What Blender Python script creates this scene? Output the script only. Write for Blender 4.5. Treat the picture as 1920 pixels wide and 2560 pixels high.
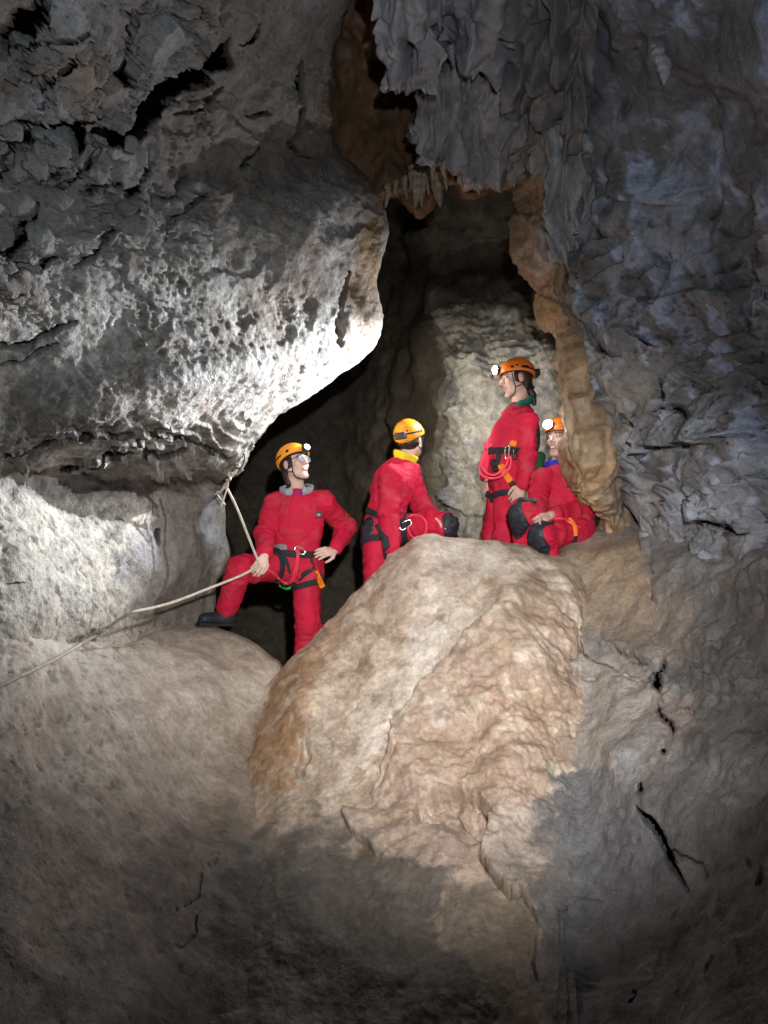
import bpy, math, random
import numpy as np
from mathutils import Vector, Matrix

for o in list(bpy.data.objects):
    bpy.data.objects.remove(o, do_unlink=True)
scene = bpy.context.scene
COL = scene.collection
PI = math.pi

# ------------------------------------------------------------------ camera
PITCH = math.radians(8.0)
FPX = 1923.0                      # focal length in photograph pixels (1920 x 2560)
CAM = np.array([0.0, 0.0, 1.6])
FW = np.array([0.0, math.cos(PITCH), math.sin(PITCH)])
RT = np.array([1.0, 0.0, 0.0])
UP = np.array([0.0, -math.sin(PITCH), math.cos(PITCH)])
cam_data = bpy.data.cameras.new('camera')
cam_data.sensor_fit = 'VERTICAL'
cam_data.sensor_height = 36.0
cam_data.lens = 36.0 * FPX / 2560.0
cam_data.clip_start = 0.05
cam_data.clip_end = 200.0
cam = bpy.data.objects.new('camera', cam_data)
COL.objects.link(cam)
cam.location = CAM
cam.rotation_euler = (PI / 2 + PITCH, 0, 0)
scene.camera = cam

# ------------------------------------------------------------------ world: almost no daylight gets down here
world = bpy.data.worlds.new('World')
scene.world = world
world.use_nodes = True
wn = world.node_tree
bg = wn.nodes['Background']
sky = wn.nodes.new('ShaderNodeTexSky')
sky.sky_type = 'NISHITA'
sky.sun_disc = False
sky.sun_elevation = math.radians(2)
wn.links.new(sky.outputs[0], bg.inputs[0])
bg.inputs[1].default_value = 0.004

# ------------------------------------------------------------------ lamps
def spot(name, loc, target, watts, size_deg, blend, color=(1, 1, 1), radius=0.02):
    d = bpy.data.lights.new(name, 'SPOT')
    d.energy = watts
    d.spot_size = math.radians(size_deg)
    d.spot_blend = blend
    d.color = color
    d.shadow_soft_size = radius
    o = bpy.data.objects.new(name, d)
    COL.objects.link(o)
    o.location = loc
    v = Vector(target) - Vector(loc)
    o.rotation_euler = v.to_track_quat('-Z', 'Y').to_euler()
    return o

def at(px, py, d):
    """photograph pixel + distance along the view axis -> world point"""
    px = np.asarray(px, float); py = np.asarray(py, float); d = np.asarray(d, float)
    a = (px - 960.0) / FPX; b = (1280.0 - py) / FPX
    return CAM + d[..., None] * (FW + a[..., None] * RT + b[..., None] * UP)

def to_px(P):
    q = P - CAM
    d = q @ FW
    return np.stack([960 + FPX * (q @ RT) / d, 1280 - FPX * (q @ UP) / d], -1), d

# the photographer's own headlamp, worn above the phone
PL = CAM + np.array([0.14, -0.05, 0.36])
spot('photographer_headlamp_light', PL, at(1130, 1530, 4.6), 1080, 52, 1.0, (1.0, 0.96, 0.92), 0.03)
spot('wall_fill_light', PL, at(700, 420, 4.6), 145, 96, 1.0, (0.82, 0.91, 1.0), 0.03)  # added cool fill for the walls, apart from the headlamp's own beam

scene.render.engine = 'CYCLES'
scene.cycles.use_denoising = True
scene.cycles.max_bounces = 5
scene.cycles.diffuse_bounces = 3
scene.cycles.use_adaptive_sampling = True
scene.cycles.adaptive_threshold = 0.03
scene.view_settings.view_transform = 'Standard'
scene.view_settings.look = 'None'
scene.view_settings.exposure = 0.0
scene.view_settings.gamma = 1.0
scene.view_settings.use_curve_mapping = False

# ------------------------------------------------------------------ numpy noise
_rng = np.random.RandomState(7)
_perm = np.concatenate([_rng.permutation(256)] * 3).astype(np.int64)
_g = _rng.normal(size=(256, 3)); _g /= np.linalg.norm(_g, axis=1)[:, None]
_grad = _g.astype(np.float32)
_rnd = _rng.rand(256, 4).astype(np.float32)

from concurrent.futures import ThreadPoolExecutor
_pool = ThreadPoolExecutor(4)
_gx, _gy, _gz = [np.ascontiguousarray(_grad[:, k]) for k in range(3)]

def chunked(fn, p, nout=1):
    """run fn on cache-sized slices of p, in threads"""
    p = np.asarray(p, np.float32); n = len(p); C = 65536
    outs = [np.empty(n, np.float32) for _ in range(nout)]
    def job(s):
        r = fn(p[s:s + C])
        if nout == 1: outs[0][s:s + C] = r
        else:
            for o, q in zip(outs, r): o[s:s + C] = q
    list(_pool.map(job, range(0, n, C)))
    return outs[0] if nout == 1 else tuple(outs)

def _pn(p):
    pt = np.ascontiguousarray(p.T)
    fl = np.floor(pt); i = fl.astype(np.int64) & 255; f = pt - fl
    u = f * f * f * (f * (f * 6 - 15) + 10)
    fx, fy, fz = f; ux, uy, uz = u
    a0 = _perm.take(i[0]) + i[1]; a1 = _perm.take(i[0] + 1) + i[1]
    b00 = _perm.take(a0) + i[2]; b10 = _perm.take(a0 + 1) + i[2]; b01 = _perm.take(a1) + i[2]; b11 = _perm.take(a1 + 1) + i[2]
    def g(bb, dx, dy, dz):
        h = _perm.take(bb + dz)
        return _gx.take(h) * (fx - dx) + _gy.take(h) * (fy - dy) + _gz.take(h) * (fz - dz)
    def lx(bL, bR, dy, dz):
        a = g(bL, 0, dy, dz); return a + ux * (g(bR, 1, dy, dz) - a)
    def ly(dz):
        a = lx(b00, b01, 0, dz); return a + uy * (lx(b10, b11, 1, dz) - a)
    a = ly(0)
    return 1.5 * (a + uz * (ly(1) - a))

def pnoise(p):
    return chunked(_pn, p)

def fbm(p, freq, octv, gain=0.5, off=0.0, ridged=False):
    out = np.zeros(len(p), np.float32); a = 1.0; q = np.asarray(p, np.float32) * freq + off
    for k in range(octv):
        n = pnoise(q)
        if ridged: n = 1 - 2 * np.abs(n)
        out += a * n; a *= gain; q = q * 2.03 + 17.3
    return out

def worley(p):
    """F1, F2, a random number per cell"""
    return chunked(_wor, p, 3)

def _wor(p):
    i = np.floor(p).astype(np.int32); f = p - i
    f1 = np.full(len(p), 9, np.float32); f2 = f1.copy(); rid = np.zeros(len(p), np.float32)
    for dx in (-1, 0, 1):
        for dy in (-1, 0, 1):
            for dz in (-1, 0, 1):
                h = _perm.take(_perm.take(_perm.take((i[:, 0] + dx) & 255) + ((i[:, 1] + dy) & 255)) + ((i[:, 2] + dz) & 255))
                r = _rnd[h]
                d = np.sqrt((r[:, 0] + dx - f[:, 0]) ** 2 + (r[:, 1] + dy - f[:, 1]) ** 2 + (r[:, 2] + dz - f[:, 2]) ** 2)
                m = d < f1
                f2 = np.where(m, f1, np.minimum(f2, d)); rid = np.where(m, r[:, 3], rid); f1 = np.where(m, d, f1)
    return f1, f2, rid

def sstep(a, b, x):
    t = np.clip((x - a) / (b - a), 0, 1)
    return t * t * (3 - 2 * t)

# ------------------------------------------------------------------ polylines and polygons in photograph pixels
def crop(x0, y0, s, pts):
    return [(x0 + s * x, y0 + s * y) for x, y in pts]

def line_dist(xy, pts):
    """distance to a polyline and the side on which a point lies (+ = left of travel on screen)"""
    best = np.full(len(xy), 1e9, np.float32); side = np.zeros(len(xy), np.float32); tpos = np.zeros(len(xy), np.float32)
    pts = np.asarray(pts, np.float32); n = len(pts) - 1
    for k in range(n):
        a, b = pts[k], pts[k + 1]; ab = b - a
        t = np.clip(((xy - a) @ ab) / max(ab @ ab, 1e-6), 0, 1)
        q = xy - a - t[:, None] * ab
        d = np.sqrt((q * q).sum(1))
        m = d < best
        cr = ab[0] * (xy[:, 1] - a[1]) - ab[1] * (xy[:, 0] - a[0])
        best = np.where(m, d, best); side = np.where(m, np.sign(cr), side); tpos = np.where(m, (k + t) / n, tpos)
    return best, side, tpos

def poly_sd(xy, pts):
    """signed distance to a closed polygon, negative inside"""
    pts = list(pts)
    d, _, _ = line_dist(xy, pts + [pts[0]])
    inside = np.zeros(len(xy), bool)
    for (x1, y1), (x2, y2) in zip(pts, pts[1:] + pts[:1]):
        if y1 == y2: continue
        c = ((y1 > xy[:, 1]) != (y2 > xy[:, 1])) & (xy[:, 0] < (x2 - x1) * (xy[:, 1] - y1) / (y2 - y1) + x1)
        inside ^= c
    return np.where(inside, -d, d)

def near(xy, pts, pad):
    p = np.asarray(pts); lo = p.min(0) - pad; hi = p.max(0) + pad
    return np.nonzero((xy[:, 0] > lo[0]) & (xy[:, 0] < hi[0]) & (xy[:, 1] > lo[1]) & (xy[:, 1] < hi[1]))[0]

class Relief:
    """displacement and colour of one rock surface, vertex by vertex"""
    def __init__(self, P, N, base):
        self.P = P.astype(np.float32); self.N = N
        self.xy, self.d = to_px(P); self.xy = self.xy.astype(np.float32)
        self.disp = np.zeros(len(P), np.float32); self.carve = np.zeros(len(P), np.float32); self.hole = np.zeros(len(P), bool)
        self.col = np.tile(np.asarray(base, np.float32), (len(P), 1))
        self.w1 = fbm(self.P, 7.0, 5, .62); self.w2 = fbm(self.P, 7.0, 5, .62, off=31.7)
        self.warp = self.xy + 1.0 * np.stack([self.w1, self.w2], 1) * 0
        self.wxy = np.stack([self.w1, self.w2], 1)
    def wp(self, idx, amt):
        return self.xy[idx] + amt * self.wxy[idx]
    def crack(self, pts, width, depth, jag=8, taper=True):
        idx = near(self.xy, pts, width * 3 + jag * 3)
        if not len(idx): return
        d, s, t = line_dist(self.wp(idx, jag), pts)
        w = width * (0.55 + 0.6 * (0.5 + self.w2[idx])) * ((0.25 + 0.75 * np.sqrt(np.clip(4 * t * (1 - t), 0, 1))) if taper else 1)
        w = np.maximum(w, 1.0)
        if depth >= .4:      # a fissure right through the shell: rim, then open
            self.hole[idx] |= d < .62 * w; depth = .12
        self.carve[idx] = np.maximum(self.carve[idx], depth * (1 - sstep(0.45 * w, w, d)))
    def scarp(self, pts, height, reach, side=1, jag=10, sharp=3):
        """one side of the line stands proud and eases back over `reach` pixels"""
        idx = near(self.xy, pts, reach * 1.2 + jag * 3)
        if not len(idx): return
        d, s, t = line_dist(self.wp(idx, jag), pts)
        sd = d * s * side
        end = sstep(0, 0.12, t) * (1 - sstep(0.88, 1, t))
        self.disp[idx] += height * end * sstep(-sharp, sharp, sd) * (1 - sstep(0, reach, sd))
    def recess(self, pts, depth, soft=6, jag=10, lo=1.0, hollow=False):
        idx = near(self.xy, pts, soft * 2 + jag * 3)
        if not len(idx): return
        sd = poly_sd(self.wp(idx, jag), pts)
        if depth >= .6:
            self.hole[idx] |= sd < -.2 * soft; depth = .14
        a = depth * (1 - sstep(-soft, soft * lo, sd))
        if hollow: self.disp[idx] -= a
        else: self.carve[idx] = np.maximum(self.carve[idx], a)
    def bump(self, x, y, r, h, ry=None):
        ry = ry or r
        q = ((self.xy[:, 0] - x) / r) ** 2 + ((self.xy[:, 1] - y) / ry) ** 2
        self.disp += (h * np.exp(-q * 1.6)).astype(np.float32)
    def paint(self, pts, color, soft=20, jag=25, amount=1.0):
        idx = near(self.xy, pts, soft * 2 + jag * 3)
        if not len(idx): return
        sd = poly_sd(self.wp(idx, jag), pts)
        a = (amount * (1 - sstep(-soft, soft, sd)))[:, None]
        self.col[idx] = self.col[idx] * (1 - a) + a * np.asarray(color, np.float32)
    def streak(self, pts, color, width, soft=0.6, jag=14, amount=1.0):
        idx = near(self.xy, pts, width * 2 + jag * 3)
        if not len(idx): return
        d, s, t = line_dist(self.wp(idx, jag), pts)
        a = (amount * (1 - sstep(width * (1 - soft), width, d)))[:, None]
        self.col[idx] = self.col[idx] * (1 - a) + a * np.asarray(color, np.float32)
    def mottle(self, mask, color, amount=1.0):
        a = (np.clip(mask, 0, 1) * amount)[:, None]
        self.col = self.col * (1 - a) + a * np.asarray(color, np.float32)
    def inside(self, pts, soft=60):
        out = np.zeros(len(self.xy), np.float32)
        idx = near(self.xy, pts, soft * 2)
        out[idx] = 1 - sstep(-soft, soft, poly_sd(self.xy[idx], pts))
        return out

# ------------------------------------------------------------------ mesh output
def mesh_obj(name, verts, faces, mat, parent=None, col=None, smooth=True, loc=None):
    me = bpy.data.meshes.new(name)
    verts = np.ascontiguousarray(verts, np.float32)
    faces = np.ascontiguousarray(faces, np.int32)
    k = faces.shape[1]
    me.vertices.add(len(verts)); me.vertices.foreach_set('co', verts.ravel())
    me.loops.add(faces.size); me.loops.foreach_set('vertex_index', faces.ravel())
    me.polygons.add(len(faces))
    me.polygons.foreach_set('loop_start', np.arange(0, faces.size, k, dtype=np.int32))
    if smooth: me.polygons.foreach_set('use_smooth', np.ones(len(faces), bool))
    if col is not None:
        at_ = me.color_attributes.new('albedo', 'FLOAT_COLOR', 'POINT')
        c4 = np.ones((len(verts), 4), np.float32); c4[:, :3] = col
        at_.data.foreach_set('color', c4.ravel())
    me.update(calc_edges=True)
    me.validate()
    if mat: me.materials.append(mat)
    o = bpy.data.objects.new(name, me)
    COL.objects.link(o)
    if parent is not None: o.parent = parent
    if loc is not None: o.location = loc
    return o

def tag(o, label=None, cat=None, group=None, kind=None):
    if label: o['label'] = label
    if cat: o['category'] = cat
    if group: o['group'] = group
    if kind: o['kind'] = kind
    return o

def crw(n, m):
    """Catmull-Rom weights: m samples per interval list -> matrix (samples x n)"""
    rows = []
    for k in range(n - 1):
        cnt = m[k]
        ts = np.arange(cnt) / cnt if k < n - 2 else np.linspace(0, 1, cnt + 1)
        for t in ts:
            w = np.zeros(n)
            t2, t3 = t * t, t * t * t
            c = (-0.5 * t3 + t2 - 0.5 * t, 1.5 * t3 - 2.5 * t2 + 1, -1.5 * t3 + 2 * t2 + 0.5 * t, 0.5 * t3 - 0.5 * t2)
            for q, wt in zip((k - 1, k, k + 1, k + 2), c):
                if q < 0: w[0] += 2 * wt; w[1] -= wt
                elif q > n - 1: w[n - 1] += 2 * wt; w[n - 2] -= wt
                else: w[q] += wt
            rows.append(w)
    return np.array(rows)

STEP = 3.95     # photograph pixels between vertices
def patch(rows, step=STEP, trim=None):
    """rows of (px, py, depth) control points -> dense grid of world points and normals"""
    R = np.array(rows, float)
    px = R[..., :2]
    inside = (px[..., 0] > -150) & (px[..., 0] < 2070) & (px[..., 1] > -150) & (px[..., 1] < 2710)
    def counts(axis):
        dz = np.abs(np.diff(R[..., 2], axis=axis)); dd = np.linalg.norm(np.diff(px, axis=axis), axis=-1) + 60 * dz
        dd = np.where(dz > 0.6, dd / 4, dd)
        a = np.take(inside, range(0, R.shape[axis] - 1), axis) | np.take(inside, range(1, R.shape[axis]), axis)
        dd = np.where(a, dd, dd / 6)
        return np.maximum(4, np.ceil(dd.mean(axis=1 - axis) / step)).astype(int)
    W0 = at(R[..., 0], R[..., 1], R[..., 2])
    A = crw(R.shape[0], counts(0)); B = crw(R.shape[1], counts(1))
    P = np.tensordot(np.tensordot(A, W0, (1, 0)), B, (1, 1)).transpose(0, 2, 1)
    return P

def grid_normals(P):
    du = np.gradient(P, axis=1); dv = np.gradient(P, axis=0)
    N = np.cross(du, dv)
    N /= np.linalg.norm(N, axis=-1)[..., None] + 1e-12
    return N

def grid_faces(nv, nu):
    i = np.arange(nv * nu).reshape(nv, nu)
    return np.stack([i[:-1, :-1], i[1:, :-1], i[1:, 1:], i[:-1, 1:]], -1).reshape(-1, 4)

def face_camera(P, N):
    c = (N * (CAM - P)).sum(-1)
    return N if np.median(c) > 0 else -N

def rock(name, rows, base, fn, mat, parent=None, step=STEP, into=(0, 1, 0)):
    P = patch(rows, step)
    nv, nu = P.shape[:2]
    N = face_camera(P, grid_normals(P))
    Pf = P.reshape(-1, 3); Nf = N.reshape(-1, 3).astype(np.float32)
    r = Relief(Pf, Nf, base)
    u = np.tile(np.linspace(0, 1, nu), nv); v = np.repeat(np.linspace(0, 1, nv), nu)
    r.u, r.v = u.astype(np.float32), v.astype(np.float32)
    fn(r)
    V = Pf + Nf * r.disp[:, None] + r.carve[:, None] * (np.array(into) / np.linalg.norm(into))
    F = grid_faces(nv, nu)
    if r.hole.any():
        F = F[~r.hole[F].all(1)]
        used = np.zeros(len(V), bool); used[F] = True
        remap = np.cumsum(used) - 1
        F = remap[F]; V = V[used]; r.col = r.col[used]; Nf = Nf[used]; r.xy = r.xy[used]
    o = mesh_obj(name, V, F, mat, parent, np.clip(r.col, 0.004, 0.9))
    SURF[name] = (V, Nf, r.xy)
    return o
SURF = {}

# ------------------------------------------------------------------ materials
def new_mat(name):
    m = bpy.data.materials.new(name); m.use_nodes = True
    nt = m.node_tree
    return m, nt, nt.nodes['Principled BSDF']

def rock_mat(name, rough=(0.45, 0.8), bump=1.0, spec=0.5, fine=1.0, stretch=(1, 1, 1)):
    m, nt, b = new_mat(name)
    L = nt.links.new
    tc = nt.nodes.new('ShaderNodeTexCoord')
    mp = nt.nodes.new('ShaderNodeMapping'); mp.inputs['Scale'].default_value = stretch
    L(tc.outputs['Object'], mp.inputs[0])
    att = nt.nodes.new('ShaderNodeAttribute'); att.attribute_name = 'albedo'
    def noise(scale, det=6, rgh=0.6, dist=0.0):
        n = nt.nodes.new('ShaderNodeTexNoise'); L(mp.outputs[0], n.inputs['Vector'])
        n.inputs['Scale'].default_value = scale; n.inputs['Detail'].default_value = det
        n.inputs['Roughness'].default_value = rgh; n.inputs['Distortion'].default_value = dist
        return n.outputs['Fac']
    def ramp(src, lo, hi, a, c):
        r = nt.nodes.new('ShaderNodeMapRange'); L(src, r.inputs[0])
        r.inputs[1].default_value = a; r.inputs[2].default_value = c; r.inputs[3].default_value = lo; r.inputs[4].default_value = hi
        return r.outputs[0]
    def mul(a, c):
        k = nt.nodes.new('ShaderNodeMath'); k.operation = 'MULTIPLY'; L(a, k.inputs[0])
        if isinstance(c, (int, float)): k.inputs[1].default_value = c
        else: L(c, k.inputs[1])
        return k.outputs[0]
    def add(a, c):
        k = nt.nodes.new('ShaderNodeMath'); L(a, k.inputs[0]); L(c, k.inputs[1]); return k.outputs[0]
    n1 = noise(9, 6, 0.68, 0.5); n2 = noise(38, 5, 0.68); n3 = noise(150, 3, 0.6)
    shade = mul(mul(ramp(n1, 0.70, 1.30, 0.3, 0.7), ramp(n2, 0.76, 1.24, 0.3, 0.7)), ramp(n3, 0.86, 1.14, 0.3, 0.7))
    vm = nt.nodes.new('ShaderNodeVectorMath'); vm.operation = 'SCALE'
    L(att.outputs['Color'], vm.inputs[0]); L(shade, vm.inputs['Scale'])
    L(vm.outputs[0], b.inputs['Base Color'])
    L(ramp(n1, rough[1], rough[0], 0.35, 0.65), b.inputs['Roughness'])
    b.inputs['Specular IOR Level'].default_value = spec
    h = add(mul(n2, 0.016 * bump), mul(n3, 0.0055 * fine))
    bp = nt.nodes.new('ShaderNodeBump'); bp.inputs['Strength'].default_value = 1.0; bp.inputs['Distance'].default_value = 1.0
    L(h, bp.inputs['Height']); L(bp.outputs[0], b.inputs['Normal'])
    return m

M = {}
M['left'] = rock_mat('rough_limestone', (0.5, 0.85), 1.0, 0.4)
M['smooth'] = rock_mat('worn_limestone', (0.45, 0.75), 0.3, 0.4, 0.5)
M['flow'] = rock_mat('flowstone', (0.28, 0.62), 0.35, 0.5, 0.5)
M['right'] = rock_mat('grey_limestone', (0.4, 0.8), 0.8, 0.45)
M['drape'] = rock_mat('calcite_drapery', (0.3, 0.6), 0.25, 0.5, 0.4, (1, 1, 0.35))
M['back'] = rock_mat('chamber_limestone', (0.5, 0.85), 1.0, 0.3)
# ================================================================== THE CAVE
def c1(p): return crop(0, 0, 0.5787, p)
def c2(p): return crop(800, 0, 0.6751, p)
def c3(p): return crop(0, 800, 0.4581, p)
def c4(p): return crop(600, 1300, 0.5425, p)
def c5(p): return crop(1300, 800, 0.4972, p)
def c6(p): return crop(0, 1700, 0.6028, p)
def c7(p): return crop(900, 1900, 0.6148, p)

def quad3(a, b, c, t):
    return a * (2 * (t - .5) * (t - 1)) + b * (4 * t * (1 - t)) + c * (2 * t * (t - .5))

# ---- left wall: a leaning, overhanging face whose right edge is the mouth of the chamber
def Lrow(y0, ye, xe, d0, dm, de, sag=0.0):
    out = [(-1500, y0, max(1.2, d0 - 1.3)), (-420, y0, d0 - 0.55)]
    for t in (0, .2, .4, .6, .78, .92, 1.0):
        out.append((xe * t, y0 + (ye - y0) * t + sag * math.sin(PI * t), quad3(d0, dm, de, t)))
    out += [(xe - 4, ye, de + 0.22), (xe - 60, ye + 4, de + 0.7), (xe - 240, ye + 4, de + 1.6), (xe - 420, ye, de + 2.6)]
    return out
left_rows = [
    Lrow(-420, -420, 930, 2.0, 2.5, 3.2),
    Lrow(-150, -150, 925, 2.35, 2.9, 3.75),
    Lrow(60, 40, 868, 2.6, 3.15, 4.1),
    Lrow(230, 200, 806, 2.8, 3.35, 4.35),
    Lrow(400, 330, 800, 3.0, 3.55, 4.6),
    Lrow(540, 405, 836, 3.1, 3.7, 4.8),
    Lrow(660, 520, 945, 3.15, 3.85, 4.9),
    Lrow(760, 610, 962, 3.2, 3.95, 4.92),
    Lrow(850, 709, 937, 3.3, 4.0, 4.98),
    Lrow(930, 796, 946, 3.35, 4.02, 5.05),
    Lrow(1000, 880, 926, 3.4, 3.98, 5.14),
    Lrow(1050, 955, 822, 3.45, 3.98, 5.1, 10),
    Lrow(1085, 1042, 698, 3.5, 4.0, 4.97, 14),
    Lrow(1110, 1120, 622, 3.55, 4.1, 4.85, 14),
    Lrow(1140, 1178, 580, 3.66, 4.3, 4.98, 10),
    Lrow(1185, 1206, 560, 3.78, 4.6, 5.3),
    Lrow(1240, 1244, 546, 3.72, 4.62, 5.45),
    Lrow(1320, 1318, 556, 3.58, 4.55, 5.5),
    Lrow(1400, 1390, 568, 3.45, 4.45, 5.52),
    Lrow(1500, 1470, 552, 3.32, 4.35, 5.55),
    Lrow(1600, 1560, 545, 3.22, 4.35, 5.6),
    Lrow(1750, 1700, 545, 3.3, 4.5, 5.7),
    Lrow(1950, 1900, 545, 3.4, 4.6, 5.8),
]
def left_fn(r):
    P = r.P; xy = r.xy; x, y = xy[:, 0], xy[:, 1]
    up = sstep(980, 640, y + 0.25 * (x - 300))              # broken, blocky rock of the upper part
    mid = sstep(500, 760, y) * (1 - sstep(1130, 1190, y)) * sstep(0, 300, x + (y - 700) * 0.6)
    low = sstep(1180, 1230, y)
    r.disp += 0.09 * fbm(P, 1.3, 3) + 0.014 * fbm(P, 5.5, 4, 0.55)
    # plates that step down along a slanting bedding
    wob = 0.16 * fbm(P, 1.6, 3) + 0.05 * fbm(P, 6, 3)
    s = (P[:, 2] * 0.86 - P[:, 0] * 0.42 - P[:, 1] * 0.15 + wob)
    for sp, amp, o in ((0.26, 0.07, 0.3), (0.11, 0.022, 0.0)):
        q = s / sp + o; fr = q - np.floor(q)
        mod = sstep(-0.25, 0.35, fbm(P, 2.2, 2, off=9 + o))
        r.disp += amp * up * mod * (fr ** 1.5 - 0.5) * (1 - 0.35 * sstep(420, 760, x))
    # fracture blocks
    dom = np.stack([P[:, 0], P[:, 1], P[:, 2] * 1.35], 1) + 0.12 * np.stack([r.w1, r.w2, r.w1 * r.w2], 1)
    f1, f2, rid = worley(dom * 3.4)
    blk = up * (1 - 0.75 * sstep(380, 620, x))
    gap = 1 - sstep(0.02, 0.075, f2 - f1)
    r.disp += blk * 0.045 * (rid - 0.5)
    r.disp -= .05 * gap * (blk > .4) * (rid > .35)
    f1, f2, rid = worley(dom * 8 + 5)
    r.disp += up * (0.016 * (rid - 0.5) - 0.03 * (1 - sstep(0.01, 0.06, f2 - f1)) * sstep(-.1, .4, r.w1)) * (1 - .6 * sstep(380, 620, x))
    # pitted, popcorn-like surface of the middle
    pit = np.clip(mid + 0.9 * low * (1 - 0.85 * sstep(330, 470, x)), 0, 1)
    pdom = np.stack([P[:, 0] + P[:, 1] * .6, P[:, 1], P[:, 2] * 1.5], 1) + 0.02 * np.stack([r.w2, r.w1, r.w2], 1)
    f1, f2, rid = worley(pdom * 24)
    r.disp += pit * (0.008 * sstep(0.0, 0.75, f1) * (rid > 0.25) - 0.004)
    f1b, f2b, ridb = worley(pdom * 50 + 3)
    r.disp += pit * 0.006 * (0.6 - f1b)
    holes = sstep(0.28, 0.5, fbm(P, 9, 3, off=3.1))
    r.disp -= pit * 0.014 * holes
    # horizontal strata of the undercut
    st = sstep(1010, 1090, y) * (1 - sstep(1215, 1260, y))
    q = P[:, 2] / 0.055 + 1.2 * fbm(P * np.array([1, 1, .4]), 2.5, 3); fr = q - np.floor(q)
    r.disp += st * 0.05 * (fr ** 2 - .4) * sstep(-.3, .3, fbm(P, 4, 2, off=4))
    r.disp *= 1 - .55 * mid * (1 - st)
    r.disp += mid * (.004 * fbm(P, 9, 5, .62, off=55, ridged=True) + .008 * fbm(P, 4, 3, .6, off=65))
    r.carve *= (1 - mid)
    # the large black gaps
    r.recess(c1([(990,150),(1012,290),(870,350),(790,385),(742,420),(722,500),(692,600),(640,652),(570,676),(520,640),(440,622),(372,575),(400,540),(480,550),(540,578),(600,556),(628,440),(650,360),(720,310),(780,270),(880,230)]), 1.1, 5, 9)
    r.recess(c1([(370,560),(372,640),(345,692),(300,690),(290,640),(190,600),(120,640),(70,620),(110,590),(230,540),(330,530)]), 1.1, 5, 8)
    r.recess(c1([(700,670),(695,760),(650,830),(600,870),(560,840),(620,810),(670,770),(685,690)]), 1.1, 4, 7)
    r.recess(c1([(600,60),(600,130),(570,250),(540,350),(490,360),(530,250),(560,140),(580,60)]), 1.1, 4, 7)
    r.recess(c1([(0,0),(200,0),(180,90),(130,100),(120,190),(40,220),(0,260),(0,150),(40,60)]), 1.1, 8, 14)
    r.recess(c1([(180,880),(160,960),(110,1060),(60,1140),(20,1120),(90,1010),(130,920)]), 1.1, 5, 9)
    r.recess(c1([(0,720),(60,640),(80,640),(40,760),(0,790)]), 1.1, 5, 8)
    for pts, w in (([(0,590),(60,540),(160,560),(330,520),(500,520)], 14), ([(0,1190),(90,1150),(180,1170),(260,1120)], 13),
                   ([(380,860),(420,820),(500,790),(560,820)], 12), ([(340,1170),(370,1130),(410,1110),(470,1020),(580,930),(600,905)], 9),
                   ([(740,1000),(780,940),(880,870),(900,850)], 8), ([(750,870),(800,820),(830,790),(850,760)], 9), ([(1050,740),(1090,680),(1110,650)], 6),
                   ([(1330,290),(1300,430),(1270,560),(1235,620)], 9), ([(1040,190),(1100,190),(1130,110)], 8), ([(1100,520),(1180,490)], 5),
                   ([(990,390),(930,470),(850,500),(780,510)], 7), ([(1320,700),(1290,680),(1230,610)], 7), ([(0,1500),(120,1490),(200,1440),(320,1390)], 10),
                   ([(1510,1170),(1480,1290),(1450,1400),(1460,1500)], 7), ([(110,190),(200,150),(300,130),(390,100)], 12), ([(150,460),(210,360),(260,280),(300,190)], 10),
                   ([(430,640),(400,700),(370,760),(290,830),(280,900)], 12), ([(170,780),(290,780),(330,700)], 10), ([(700,560),(740,470),(760,430)], 9)):
        r.crack(c1(pts), w, 0.55, 9)
    for pts, w in (([(0,155),(150,150),(270,60),(400,20)], 8), ([(0,240),(120,225),(300,130)], 7), ([(100,700),(300,640),(560,640),(720,620)], 7), ([(0,690),(100,690)], 7),
                   ([(300,830),(550,770),(900,760),(1050,720)], 7), ([(700,690),(760,640),(900,560)], 6), ([(860,640),(1100,690),(1250,760)], 6),
                   ([(860,1140),(850,1190),(870,1240)], 9), ([(0,1480),(90,1470)], 6)):
        r.crack(c3(pts), w, 0.2, 8)
    r.scarp(c3([(0,740),(300,830),(620,850),(900,830),(1150,870)]), 0.05, 60, -1, 10)
    # colours
    r.mottle(sstep(-0.1, 0.5, fbm(P, 2.3, 3, off=2)), (0.19, 0.165, 0.145), 0.8)
    r.mottle(up * sstep(0.0, 0.5, fbm(P, 3.3, 3, off=8)), (0.34, 0.345, 0.35), 0.7)
    r.paint(c1([(260,260),(380,200),(470,300),(440,420),(330,470),(250,380)]), (0.30, 0.23, 0.18), 40, 40, .7)
    r.paint([(420,60),(820,60),(830,500),(700,640),(520,560),(440,300)], (0.17, 0.145, 0.12), 60, 40, .75)
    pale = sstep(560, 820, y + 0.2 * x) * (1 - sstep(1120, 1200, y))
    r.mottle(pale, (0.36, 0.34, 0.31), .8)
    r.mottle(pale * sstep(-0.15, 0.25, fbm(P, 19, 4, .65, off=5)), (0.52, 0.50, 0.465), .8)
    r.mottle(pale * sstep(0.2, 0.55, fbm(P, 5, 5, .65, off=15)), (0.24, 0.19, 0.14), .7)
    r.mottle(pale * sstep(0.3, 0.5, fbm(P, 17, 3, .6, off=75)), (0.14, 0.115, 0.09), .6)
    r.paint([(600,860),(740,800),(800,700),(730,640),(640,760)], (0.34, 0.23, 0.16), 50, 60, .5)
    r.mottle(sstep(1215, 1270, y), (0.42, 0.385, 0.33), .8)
    r.mottle(sstep(1215, 1270, y) * sstep(-0.2, 0.25, fbm(P, 15, 4, .65, off=25)), (0.54, 0.50, 0.44), .75)
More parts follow.
